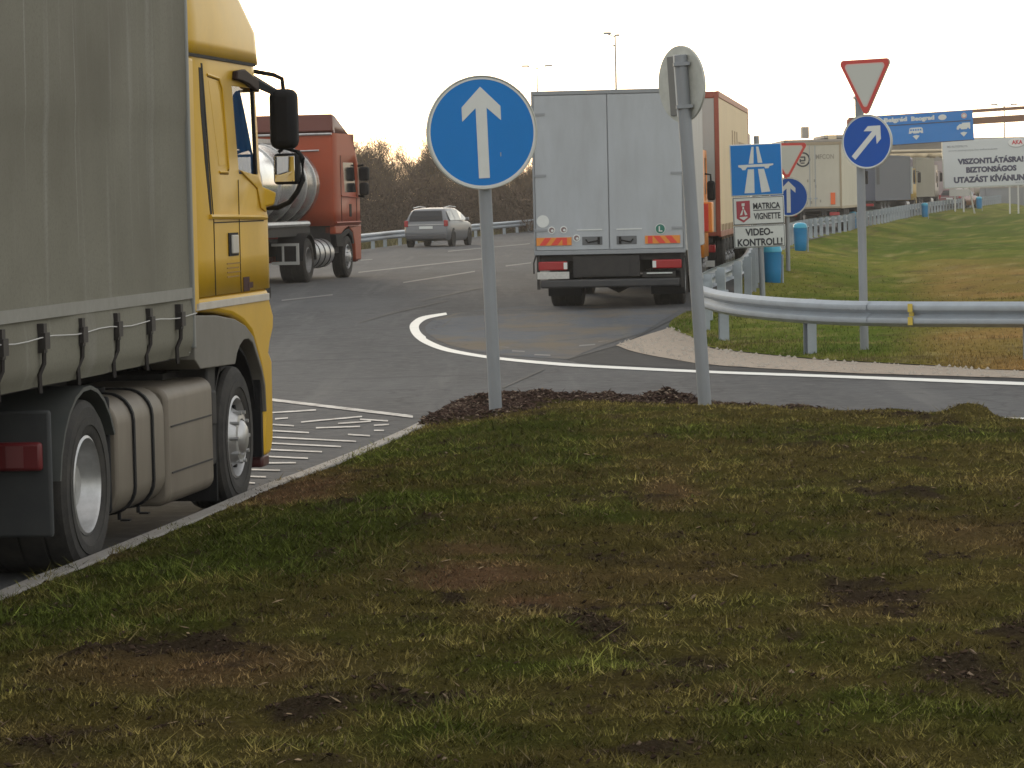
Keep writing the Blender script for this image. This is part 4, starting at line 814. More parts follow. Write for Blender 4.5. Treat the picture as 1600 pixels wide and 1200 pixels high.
for s in (1, -1):
    X2 = lambda a, b: sorted((s*a, s*b))
    mb = MB(); mb.prism([(2.5, 1.25), (2.5, 1.05), (3.1, 1.05), (3.3, 1.12), (3.8, 1.2), (4.25, 1.08), (4.42, .8), (4.5, .4), (5.05, .4), (5.12, 1.25)], 'x', *X2(.95, 1.235)); mb.build('lower_body', ORED, OT, bev=.03)
    mb = MB(); mb.prism([(2.5, 1.05), (3.1, 1.05), (3.3, 1.1), (3.8, 1.18), (4.2, 1.08), (4.36, .8), (4.2, .8), (4.05, .98), (3.8, 1.06), (3.4, .98), (3.2, .75), (2.6, .75)], 'x', *X2(.9, 1.24)); mb.build('fender', BLK, OT, bev=.02)
    mb = MB(); mb.box(*X2(1.242, 1.25), 3.1, 3.12, 1.3, 2.9); mb.box(*X2(1.242, 1.25), 4.62, 4.64, 1.3, 2.0); mb.box(*X2(1.242, 1.252), 3.9, 4.1, 1.45, 1.75); mb.build('door_gap', BLK, OT)
    mb = MB(); mb.tube([(s*1.25, 3.1, 1.95), (s*1.25, 4.9, 1.9)], .02, 6); mb.tube([(s*1.25, 2.55, 1.32), (s*1.25, 5, 1.32)], .02, 6); mb.build('body_crease', ORED, OT)
    mb = MB(); mb.box(*X2(1.28, 1.52), 4.75, 4.95, 2.3, 2.64); mb.build('mirror', BLK, OT, bev=.06)
    mb = MB(); mb.box(*X2(1.28, 1.5), 4.75, 4.95, 1.95, 2.26); mg = mb.build('wide_mirror', BLK, OT, bev=.06)
    mb = MB(); mb.tube([(s*1.2, 4.9, 2.66), (s*1.38, 4.85, 2.68), (s*1.38, 4.85, 2.6)], .03, 6); mb.tube([(s*1.2, 4.9, 1.95), (s*1.4, 4.85, 1.92)], .03, 6); mb.build('mirror_bracket', BLK, mg)
    wheel(OT, s*1.22, 0, .5, .5, .6, s, 'dual'); wheel(OT, s*1.22, 3.8, .5, .5, .32, s, 'front', ALU)
    mb = MB(); pts = [(.62*math.cos(math.radians(q*15)), .5+.62*math.sin(math.radians(q*15))) for q in range(13)]; mb.prism(pts+[(p[0]*.95, .5+(p[1]-.5)*.95) for p in reversed(pts)], 'x', *X2(.6, 1.24)); mb.build('wheel_cover', BLK, OT)
    mb = MB(); mb.lathe([(.33, .75), (.34, .8), (.34, 2.4), (.33, 2.45)], (s*.88, 0, .62), 'y', 24); tk = mb.build('fuel_tank', ALU, OT); mb = MB(); [mb.lathe([(.35, y), (.35, y+.06)], (s*.88, 0, .62), 'y', 24) for y in (1.0, 1.5, 2.0)]; mb.build('tank_strap', BLK, tk)
    mb = MB(); mb.box(*X2(.5, .78), -1.1, -1.02, 1.0, 1.24); mb.build('tail_light', TAIL, OT, bev=.02)
    mb = MB(); mb.box(*X2(.62, 1.25), -1.05, -1.0, .84, .90); mb.box(*X2(.62, 1.25), -1.05, -1.0, .42, .49); mb.box(*X2(1.19, 1.25), -1.05, -1.0, .49, .84); mb.box(*X2(.86, .9), -1.05, -1.0, .49, .84); mb.build('rear_guard', mat('guard', (.42, .42, .40), .5), OT)
mb = MB(); mb.box(-.45, -.33, -1, 4.8, .6, .9); mb.box(.33, .45, -1, 4.8, .6, .9); mb.box(-1.1, 1.1, 2.5, 4.6, .6, 1.25); mb.build('tractor_chassis', BLKM, OT)
POL = mat('polished_tank', (.62, .62, .62), .2, .95, dirt=.3, dirtcol=(.3, .28, .25), scale=2)
def elp(y, k=1, n=32): return [(.08+1.08*k*math.cos(t), y, 2.22+.96*k*math.sin(t)) for t in [2*math.pi*q/n for q in range(n)]]
mb = MB(); mb.loft([elp(1.92, .05), elp(1.88, .45), elp(1.78, .75), elp(1.6, .93), elp(1.4, 1.0), elp(-8.5, 1), elp(-8.8, .9), elp(-8.95, .5)]); tnk = mb.build('tank', POL, OT)
mb = MB()
for y in (.95, .1, -.9, -2.2, -3.8, -5.4, -7.2): mb.loft([elp(y, 1.006), elp(y, 1.025), elp(y+.07, 1.025), elp(y+.07, 1.006)])
mb.box(-.35, .35, -8, .8, 3.16, 3.26); mb.build('tank_band', ALU, tnk)
mb = MB(); mb.tube([(1.0, .8, 1.32), (1.0, -8, 1.32)], .07, 8); mb.tube([(-1.0, .8, 1.32), (-1.0, -8, 1.32)], .07, 8); mb.build('side_rail', ALU, tnk)
mb = MB(); mb.box(-1.0, 1.0, -8.5, 1.0, 1.05, 1.25); mb.build('trailer_chassis', BLKM, OT)
for y in (-5.2, -6.5, -7.8):
    for s in (1, -1): wheel(OT, s*1.22, y, .5, .5, .36, s, 'front')

# ---------------------------------------------------------------- 5 silver estate car
def car(root, paint, glass=DGLASS, Lc_=4.65, estate=True):
    def sec(y, w, zb, zbelt, wr, zr):
        return [(w*.90, y, zb), (w*.985, y, zb+.12), (w, y, (zb+zbelt)/2), (w*.985, y, zbelt-.06), (w*.95, y, zbelt), (wr, y, zr-.07), (wr*.88, y, zr-.015), (wr*.4, y, zr), (-wr*.4, y, zr), (-wr*.88, y, zr-.015), (-wr, y, zr-.07), (-w*.95, y, zbelt), (-w*.985, y, zbelt-.06), (-w, y, (zb+zbelt)/2), (-w*.985, y, zb+.12), (-w*.90, y, zb)]
    S = [(0, .74, .40, .62, .70, .68), (.03, .82, .30, .92, .76, .98), (.12, .86, .26, .95, .74, 1.18), (.38, .88, .24, .97, .66, 1.42), (.6, .89, .24, .97, .65, 1.47), (1.6, .90, .22, .96, .66, 1.50), (2.5, .90, .22, .95, .65, 1.47), (3.05, .90, .22, .95, .62, 1.30), (3.55, .89, .24, .94, .66, .99), (4.1, .87, .26, .86, .6, .88), (4.5, .80, .28, .70, .55, .73), (4.65, .66, .36, .52, .5, .56)]
    mb = MB(); mb.loft([sec(*a) for a in S]); b = mb.build('body', paint, root)
    def quad(nm, pts, m, par=root): g_ = MB(); g_.v = pts; g_.face(range(len(pts))); return g_.build(nm, m, par, smooth=False, solid=.004)
    g_ = MB(); g_.v = [(-.66, .005, 1.0), (.66, .005, 1.0), (.63, .085, 1.19), (-.63, .085, 1.19), (.56, .30, 1.385), (-.56, .30, 1.385)]; g_.face((0, 1, 2, 3)); g_.face((3, 2, 4, 5)); g_.build('rear_window', glass, root, smooth=False, solid=.006)
    quad('windshield', [(-.70, 3.50, 1.02), (.70, 3.50, 1.02), (.58, 3.0, 1.35), (-.58, 3.0, 1.35)], glass)
    for s in (1, -1):
        for ya, yb, za, zb in ((.5, 1.25, 1.36, 1.40), (1.3, 2.15, 1.41, 1.42), (2.2, 3.05, 1.41, 1.28)):
            quad('side_window', [(s*.867, ya-.12 if ya < .6 else ya, 1.0), (s*.867, yb+(.32 if yb > 3 else 0), 1.0), (s*.69, yb-.05 if yb > 3 else yb, zb), (s*.69, ya, za)], mat('side_glass', (.05, .055, .055), .08, spec=.8))
        mb = MB(); mb.box(*sorted((s*.70, s*.85)), -.02, .14, .78, 1.02); mb.build('tail_light', TAIL, root, bev=.03)
        mb = MB(); mb.tube([(s*.60, .5, 1.50), (s*.60, 1.5, 1.55), (s*.60, 2.5, 1.51)], .018, 6); mb.build('roof_rail', ALU, root)
        mb = MB(); mb.box(*sorted((s*.90, s*1.04)), 2.85, 2.98, .98, 1.10); mb.build('mirror', paint, root, bev=.03)
        for y in (.85, 3.65):
            wheel(root, s*.90, y, .32, .32, .21, s, 'car', ALU)
            mb = MB(); mb.lathe([(.375, min(s*.86, s*.892)), (.375, max(s*.86, s*.892))], (0, y, .34), 'x', 24); mb.build('wheel_arch', BLK, root)
    mb = MB(); mb.box(-.78, .78, -.04, .1, .30, .48); mb.build('rear_bumper', mat('car_bumper', (.05, .05, .055), .5), root, bev=.04)
    mb = MB(); mb.box(-.26, .26, -.03, .02, .70, .80); mb.build('number_plate', WHT, root)
    mb = MB(); mb.box(-.70, .70, -.012, .03, .84, .87); mb.build('tailgate_trim', ALU, root)
CR = thing('parked_car', 'silver grey estate car in front of the left crash barrier', 'car', (-3.15, 122.15, gz(122)), dirrot(.21))
car(CR, mat('silver_paint', (.14, .145, .155), .4, .4, coat=.2))

# ---------------------------------------------------------------- 6 queue of trucks beyond
WT = thing('semi_truck', 'off-white box trailer with a round black emblem high on its rear doors', 'truck', (13.435, 141.2, gz(141)), dirrot(.17))
OFFW = mat('off_white_panel', (.46, .43, .35), .5, dirt=.5, dirtcol=(.34, .31, .25), scale=1.3, streak=2)
OFFD = mat('off_white_frame', (.30, .24, .16), .5)
trailer(WT, 0, 13.6, 1.03, 3.95, OFFW, OFFD, OFFW, (2.6, 3.9, 5.2)); far_cab(WT, 14.3, WPAINT, 1.35)
def wdisc(r0, r1, m, name, x=-.42, z=3.2): mb = MB(); mb.loft([[(x+r*math.cos(t), y, z+r*math.sin(t)) for t in [math.tau*q/32 for q in range(32)]] for r, y in ((r0, .011), (r0, .004), (r1, .004), (r1, .011))], cap=False); return mb.build(name, m, WT)
wdisc(.33, .26, INK, 'emblem_ring'); 
mb = MB()
for a, b, c, d_ in ((-.55, 3.28, -.32, 3.34), (-.36, 3.14, -.30, 3.32), (-.56, 3.08, -.50, 3.22), (-.50, 3.12, -.34, 3.18), (-.52, 3.02, -.34, 3.07)): mb.box(a, c, .002, .010, b, d_)
mb.build('emblem_mark', INK, WT)
text('MFCON', .15, .95, 3.20, 3.42, .009, mat('faded_ink', (.26, .24, .20), .7), WT)
mb = MB(); mb.box(.78, .98, -.03, .01, 1.2, 1.72); mb.build('orange_marker', mat('marker_orange', (.7, .12, .02), .5), WT)
mb = MB()
for x, z in ((-.25, 2.2), (.05, 2.2), (.1, 1.95), (-.3, 1.25), (-.1, 1.25), (.3, 1.3)): mb.box(x, x+.06, -.004, .01, z, z+.12)
mb.build('door_stickers', mat('faded_ink', (.26, .24, .2)), WT)
DT = thing('semi_truck', 'slate grey curtain trailer pulled by a yellow cab with purple roof in the queue', 'truck', (20.4, 189, gz(189)), dirrot(.285))
SLATE = mat('slate_curtain', (.075, .085, .115), .6, dirt=.4, dirtcol=(.10, .105, .125), scale=1.5)
trailer(DT, 0, 13.6, 1.05, 3.75, SLATE, SLATE, SLATE, (2.6, 3.9, 5.2)); PUR = mat('purple_paint', (.05, .02, .07), .4)
far_cab(DT, 14.2, mat('ochre_cab', (.45, .28, .06), .4), 1.35, 3.0); mb = MB(); mb.box(-1.15, 1.15, 14.2, 15.6, 2.55, 3.7); mb.build('purple_roof', PUR, DT, bev=.15)
mb = MB(); mb.box(1.15, 1.3, 14.15, 14.3, 1.4, 3.1); mb.build('white_trim', WHT, DT)
mb = MB(); mb.box(1.272, 1.278, .6, 1.6, 2.0, 3.0); mb.build('dark_mark', INK, DT)
TT = thing('semi_truck', 'khaki tan curtain trailer with pale pinkish cab, rightmost truck in the queue', 'truck', (26.9, 221, gz(221)), dirrot(.27))
KHAKI = mat('khaki_curtain', (.235, .215, .165), .6, dirt=.4, dirtcol=(.18, .165, .13), scale=1.5)
trailer(TT, 0, 9.5, 1.05, 3.75, KHAKI, KHAKI, KHAKI, (2.0, 3.2)); far_cab(TT, 9.9, mat('pale_pink_cab', (.42, .36, .34), .45, dirt=.5, dirtcol=(.3, .25, .23)), 1.35, 3.3)
mb = MB(); mb.box(1.24, 1.26, 11.2, 11.45, 1.7, 2.5); mb.build('door_vent', BLK, TT)

ET = thing('semi_truck', 'greyish pink box trailer behind the left edge of the farewell board', 'truck', (31.9, 243, gz(243)), dirrot(.34))
PNK = mat('pinkish_panel', (.34, .28, .27), .6, dirt=.4, dirtcol=(.25, .21, .2), scale=1.5); trailer(ET, 0, 12, 1.05, 3.6, PNK, PNK, PNK, (2.0, 3.2)); far_cab(ET, 12.4, PNK, 1.35, 3.2)
# ================================================================== SIGNS
def pole_part(root, r, z0, z1, n=20, m=None, x=0, y=0, cap=True):
    mb = MB(); mb.lathe([(r, z0), (r, z1-.004), (r*.9, z1)], (x, y, 0), 'z', n); return mb.build('pole', m or POLE, root)
def disc_sign(root, c, R, yaw, blue, arrow_deg, sc_=1.0, y=-.09):
    M = Matrix.Translation((c[0], c[1], c[2])) @ Matrix.Rotation(yaw, 4, 'Z')
    mb = MB(); mb.lathe([(R*.0, .0), (R*.965, .0), (R*.965, -.003), (R*.985, -.012), (R, -.008), (R, .022), (R*.98, .024)], (0, 0, 0), 'y', 64, False); mb.lathe([(R*.98, .02), (0, .02)], (0, 0, 0), 'y', 64, False); mb.xf(M); p = mb.build('sign_plate', SIGNB, root)
    mb = MB(); mb.lathe([(R*.945, -.0025), (R*.945, .0)], (0, 0, 0), 'y', 64); mb.xf(M); f = mb.build('blue_face', blue, p)
    mb = MB(); mb.loft([[(r*math.cos(t), y_, r*math.sin(t)) for t in [math.tau*q/64 for q in range(64)]] for r, y_ in ((R*.93, -.0026), (R*.93, -.0045), (R*.965, -.0045), (R*.965, -.0026))], cap=False); mb.xf(M); mb.build('white_border', WHT, p)
    A = [(-.098, -.80), (.098, -.80), (.098, .43), (.35, .20), (.35, .45), (.0, .80), (-.35, .45), (-.35, .20), (-.098, .43)]
    mb = MB(); mb.prism([(a*R, b*R) for a, b in A], 'y', -.0065, -.0028); mb.xf(Matrix.Rotation(math.radians(arrow_deg), 4, 'Y')); mb.xf(M); mb.build('arrow', WHT, p)
    return p
def clamp(root, zs, r, yb, m=None):
    mb = MB()
    for z in zs: mb.box(-r-.02, r+.02, -r-.012, r+.012, z-.02, z+.02); mb.box(-.16, .16, yb+.02, yb+.045, z-.018, z+.018)
    mb.build('clamp', GALV, root)
S1 = thing('road_sign', 'big round blue sign with white upward arrow on a pole at the lawn edge', 'road sign', (-.15, 28.5, .20), rot=(0, math.radians(-1.5), 0))
pole_part(S1, .058, 0, 2.88); disc_sign(S1, (0.0, -.10, 2.50), .505, math.radians(14), BLUE, 0); clamp(S1, (2.3, 2.72), .058, -.085)
S2 = thing('road_sign', 'round sign seen from its pale back, on a leaning pole before the grey truck', 'road sign', (1.69, 28.0, .20), rot=(0, math.radians(-2.9), 0))
pole_part(S2, .058, 0, 3.13)
M = Matrix.Translation((-.01, .09, 2.88)) @ Matrix.Rotation(math.radians(-57), 4, 'Z')
mb = MB(); mb.lathe([(0, .0), (.335, .0), (.335, .022), (.32, .028), (0, .028)], (0, 0, 0), 'y', 56, False); mb.xf(M); p = mb.build('sign_plate', SIGNB, S2)
mb = MB(); mb.box(-.17, -.02, -.012, .0, -.27, .25); mb.xf(M); mb.build('shaded_back_channel', mat('channel_shade_grey', (.16, .16, .15), .6), p, bev=.004)  # flat bracket plate, shadow on the sign back put into its dark grey
mb = MB(); mb.box(-.02, .015, -.05, .0, -.28, .26); mb.xf(M); mb.build('bright_edge', mat('bright_alu', (.6, .61, .6), .4, .3), p)
mb = MB(); [mb.box(-.07, .07, -.07, .07, z-.015, z+.015) for z in (2.68, 3.05)]; mb.build('clamp', POLE, S2)
# motorway / vignette board
S3 = thing('road_sign', 'blue motorway sign above white vignette and video control panels beside the queue barrier', 'road sign', (4.475, 57, gz(57)), rot=(0, math.radians(-1.3), 0))
pole_part(S3, .05, -.1, 2.9, x=.03, y=.06)
Z0 = -gz(57)
def U(x): return (x-350)/6.32/87.7
def V(y): return Z0+2.99-(y-95)/6.32/87.7
def panel(name, x0, x1, y0, y1, m, yb=.03, yf=0, par=None, bev=.012): mb = MB(); mb.box(U(x0), U(x1), yf, yb, V(y1), V(y0)); return mb.build(name, m, par or S3, bev=bev)
p1 = panel('motorway_panel', 95, 608, 92, 602, WHT); panel('blue_face', 104, 598, 102, 592, BLUE, .0, -.004, p1, .002)
mb = MB()
for poly in ([(312, 120), (333, 120), (326, 285), (278, 285)], [(357, 120), (380, 120), (414, 280), (368, 280)], [(175, 295), (520, 292), (520, 306), (482, 316), (472, 337), (440, 337), (430, 319), (262, 319), (242, 346), (215, 346), (204, 326), (175, 314)], [(268, 340), (328, 340), (325, 574), (226, 574)], [(368, 340), (427, 340), (480, 566), (393, 572)]):
    mb.prism([(U(a), V(b)) for a, b in poly], 'y', -.007, -.0045)
mb.build('motorway_symbol', WHT, p1)
p2 = panel('vignette_panel', 103, 612, 610, 886, WHT); mb = MB()
for a, b, c, d_ in ((110, 605, 616, 622), (110, 605, 876, 882), (110, 115, 616, 882), (600, 605, 616, 882), (305, 575, 741, 749)): mb.box(U(a), U(b), -.003, .0, V(d_), V(c))
mb.build('panel_border', INK, p2)
mb = MB(); mb.prism([(U(a), V(b)) for a, b in [(140, 650), (274, 646), (274, 812), (205, 862), (140, 818)]], 'y', -.004, -.0005); sh = mb.build('red_shield', mat('shield_red', (.32, .03, .05), .5), p2)
mb = MB()
for poly in ([(192, 672), (222, 670), (222, 698), (192, 700)], [(200, 705), (214, 705), (216, 730), (198, 730)], [(196, 735), (205, 735), (196, 785), (172, 790)], [(210, 735), (220, 735), (246, 785), (222, 790)], [(170, 806), (245, 803), (245, 812), (208, 838), (170, 815)]): mb.prism([(U(a), V(b)) for a, b in poly], 'y', -.007, -.0045)
mb.build('shield_emblem', WHT, sh)
text('MATRICA', U(305), U(572), V(734), V(672), -.001, INK, p2, bold=.03); text('VIGNETTE', U(308), U(572), V(836), V(772), -.001, INK, p2, bold=.03)
p3 = panel('video_panel', 103, 612, 892, 1112, WHT); mb = MB()
for a, b, c, d_ in ((110, 605, 897, 902), (110, 605, 1101, 1106), (110, 115, 897, 1106), (600, 605, 897, 1106)): mb.box(U(a), U(b), -.003, .0, V(d_), V(c))
mb.build('panel_border', INK, p3)
text('VIDEO-', U(218), U(492), V(994), V(922), -.001, INK, p3, bold=.035); text('KONTROLL!', U(138), U(582), V(1096), V(1022), -.001, INK, p3, bold=.035)
def yield_sign(root, c, side, yaw, y=-.1):
    M = Matrix.Translation(c) @ Matrix.Rotation(yaw, 4, 'Z')
    def tri(k, r=.1):
        out_ = []; h = side*.866
        C3 = [(-side/2, h/3), (side/2, h/3), (0, -2*h/3)]
        for (x, z) in C3:
            base = math.atan2(z, x); cx, cz = x*(1-r*1.7), z*(1-r*1.7)
            for q in range(-3, 4): a = base+q*math.radians(17); out_.append((cx*k+side*r*.52*k*math.cos(a)*1.2, cz*k+side*r*.52*k*math.sin(a)*1.2))
        cx_ = sorted(out_, key=lambda p: math.atan2(p[1], p[0])); return cx_
    mb = MB(); mb.prism(tri(1), 'y', 0, .02); mb.xf(M); p = mb.build('sign_plate', SIGNB, root)
    mb = MB(); mb.prism(tri(.985), 'y', -.003, 0); mb.xf(M); mb.build('red_border', RED, p)
    mb = MB(); mb.prism(tri(.80), 'y', -.0055, -.0035); mb.xf(M); mb.build('pale_line', mat('pale_pink', (.55, .40, .36), .5), p)
    mb = MB(); mb.prism(tri(.74), 'y', -.0075, -.006); mb.xf(M); mb.build('white_face', mat('yield_grey', (.46, .47, .43), .6), p)
S4 = thing('road_sign', 'yield triangle over a blue arrow disc, half hidden behind the motorway sign', 'road sign', (6.53, 75, gz(75)))
pole_part(S4, .05, -.1, 3.0); yield_sign(S4, (0, -.09, 2.62+.03), 1.0, math.radians(8)); disc_sign(S4, (.03, -.09, 2.02-.33), .46, math.radians(-8), BLUE2, 0)
S5 = thing('road_sign', 'yield triangle above a round blue sign with arrow pointing to upper right', 'road sign', (4.53, 41, 0.0), rot=(0, math.radians(-.3), 0))
pole_part(S5, .055, -.1, 3.35); yield_sign(S5, (.05, -.26, 3.53), .82, math.radians(-44)); disc_sign(S5, (.06, -.25, 2.735), .345, math.radians(-30), BLUE2, 43)
mb = MB()
for z in (2.5, 2.95, 3.3): mb.box(-.075, .075, -.1, .07, z-.02, z+.02)
mb.build('clamp', GALV, S5)
# gantry
GA = thing('gantry_sign', 'wide blue overhead direction board with two arrows on a rust brown gantry beam', 'direction sign', (22.9, 200, gz(200)), rot=(0, 0, 0))
TL = Matrix.Translation((0, 0, 4.89-gz(200))) @ Matrix.Rotation(math.radians(-2.6), 4, 'Y')
mb = MB(); mb.box(-.9, 6.25, 0, .12, 0, 1.86); mb.xf(TL); bd = mb.build('board', BLUE, GA, bev=.02)
def gp(mb): mb.xf(TL); return mb
mb = MB(); mb.box(-.85, 6.2, -.02, -.002, 0, .05); mb.box(-.85, 6.1, -.02, -.002, 1.22, 1.27); gp(mb).build('white_line', WHT, bd)
def gtext(s_, x0, x1, z0, z1, m=WHT, bold=.06): o_ = text(s_, x0, x1, z0, z1, -.004, m, bd, bold=bold, depth=.01); o_.data.transform(TL); return o_
gtext('Belgrád', .7, 2.15, 1.38, 1.74); gtext('Beograd', 2.4, 3.85, 1.36, 1.72)
mb = MB(); [mb.loft([[(cx+a*rx*math.cos(t), y_, cz+a*rz*math.sin(t)) for t in [math.tau*q/24 for q in range(24)]] for a, y_ in ((.98, -.002), (1, -.014))]) for cx, cz, rx, rz in ((4.35, 1.55, .26, .17), (5.7, 1.56, .18, .18))]; gp(mb).build('oval_badge', WHT, bd)
gtext('SRB', 4.18, 4.52, 1.49, 1.61).location.y = -.012; bd.children[-1].data.materials[0] = INK
mb = MB(); mb.loft([[(5.7+r*math.cos(t), y_, 1.56+r*math.sin(t)) for t in [math.tau*q/24 for q in range(24)]] for r, y_ in ((.12, -.0145), (.12, -.018), (.155, -.018), (.155, -.0145))], cap=False); gp(mb).build('badge_ring', RED, bd)
mb = MB(); mb.prism([(2.2, .66), (2.26, .98), (2.34, 1.02), (3.0, 1.02), (3.08, .95), (3.1, .66)], 'y', -.02, -.002); mb.prism([(5.2, .72), (5.22, .9), (5.4, 1.05), (5.55, 1.05), (5.55, 1.12), (6.05, 1.12), (6.05, .72)], 'y', -.02, -.002)
for cx in (2.65, 5.62): mb.prism([(cx-.22, .5), (cx, .56), (cx+.22, .5), (cx, .26)], 'y', -.02, -.002)
gp(mb).build('vehicle_symbol', WHT, bd)
mb = MB()
for q in range(5): mb.box(2.3+q*.15, 2.4+q*.15, -.024, -.021, .82, .93)
for q in (2.42, 2.9, 5.4, 5.9): mb.lathe([(.06, -.024), (.06, -.021)], (q, 0, .66 if q < 4 else .74), 'y', 12)
gp(mb).build('symbol_detail', BLUE, bd)
mb = MB(); mb.prism([(0, 0)]*0+[(-1.5, 6.0), (11, 6.55), (11, 6.75), (-1.5, 6.2)], 'y', .6, .9); mb.prism([(-1.5, 5.3), (11, 5.8), (11, 6.22), (-1.5, 5.72)], 'y', .6, .9)
mb.build('gantry_beam', mat('rust_brown', (.20, .09, .045), .6, dirt=.4, dirtcol=(.12, .07, .05)), GA)
mb = MB(); mb.box(9.75, 10.15, .55, .95, -.2, 6.3); mb.build('gantry_column', mat('rust_red', (.26, .07, .04), .6), GA); mb = MB(); mb.box(-1.6, -1.2, .55, .95, -.2, 6.1); mb.build('gantry_column', mat('rust_red', (.26, .07, .04)), GA)
mb = MB()
for q in (.5, 2.4, 4.3, 6): mb.box(q, q+.08, .12, .6, 5.3, 6.3)
mb.build('hanger', GALV, GA)
# farewell billboard
BB = thing('billboard', 'large white roadside board with Hungarian farewell text on splayed white legs', 'billboard', (30.65, 225, gz(225)))
TB = Matrix.Translation((0, 0, 2.24-gz(225))) @ Matrix.Rotation(math.radians(-1.4), 4, 'Y'); BW, BH = 6.7, 3.28
BWM = mat('board_white', (.52, .545, .56), .6, dirt=.2, dirtcol=(.46, .48, .5), scale=1)
mb = MB(); mb.box(0, BW, 0, .15, 0, BH); mb.xf(TB); bb = mb.build('board', BWM, BB, bev=.02)
mb = MB(); mb.box(-.03, BW+.03, .02, .18, -.06, .0); mb.box(-.03, BW+.03, .02, .18, BH, BH+.05); mb.box(-.06, 0, .02, .18, -.06, BH+.05); mb.xf(TB); mb.build('board_frame', SIGNB, bb)
k_ = BW/((1623-1475.5)*6.667)   # metres per crop pixel
def bt(s_, x0, x1, f0, f1, m=INK, bold=.06): o_ = text(s_, (x0-770)*k_, (x1-770)*k_, BH*(1-f1), BH*(1-f0), -.004, m, bb, bold=bold, depth=.01); o_.data.transform(TB); return o_
NAVY = mat('navy_ink', (.03, .035, .08), .6)
bt('VISZONTLÁTÁSRA!', 915, 1595, .36, .515, NAVY); bt('BIZTONSÁGOS', 1000, 1520, .545, .70, NAVY); bt('UTAZÁST KÍVÁNUNK', 870, 1665, .745, .91, NAVY)
GI = mat('grey_ink', (.28, .30, .33), .6)
bt('M5 AUTÓPÁLYA', 815, 1025, .09, .145, GI, .02); bt('www.autopalya.hu információ', 822, 1330, .19, .24, GI, .01); bt('2012', 1500, 1600, .935, .96, GI, .02)
def ell(cx, cz, rx, rz, y0, y1, m, nm):
    mb = MB(); mb.loft([[(cx+a*rx*math.cos(t), y_, cz+a*rz*math.sin(t)) for t in [math.tau*q/28 for q in range(28)]] for a, y_ in ((1, y1), (1, y0))]); mb.xf(TB); return mb.build(nm, m, bb)
ell((1530-770)*k_, BH*.89, .62, .33, -.008, -.002, mat('logo_grey', (.34, .35, .37), .6), 'logo_shade'); ell((1530-770)*k_, BH*.905, .60, .30, -.012, -.0085, mat('logo_white', (.66, .66, .66), .5), 'logo_oval')
o_ = bt('AKA', 1480, 1592, .045, .135, mat('logo_red', (.5, .03, .06), .5), .04); o_.location.y = -.010
mb = MB(); gb = gz(225)
for x, t_ in ((.75, -.0), (1.35, .0), (1.75, .45), (4.6, 0), (5.2, 0), (5.9, .45)): mb.loft([[(x-.05, .1, 2.3-gb), (x+.05, .1, 2.3-gb), (x+.05, .2, 2.3-gb), (x-.05, .2, 2.3-gb)], [(x-.05+t_, .1+t_, -.3), (x+.05+t_, .1+t_, -.3), (x+.05+t_, .2+t_, -.3), (x-.05+t_, .2+t_, -.3)]])
mb.build('support_leg', mat('leg_white', (.5, .5, .48), .6), BB)
mb = MB(); mb.box(.35, 1.75, .02, .2, 1.65-gb, 2.15-gb); mb.build('lower_panel', mat('panel_pale', (.42, .41, .39), .6), BB)

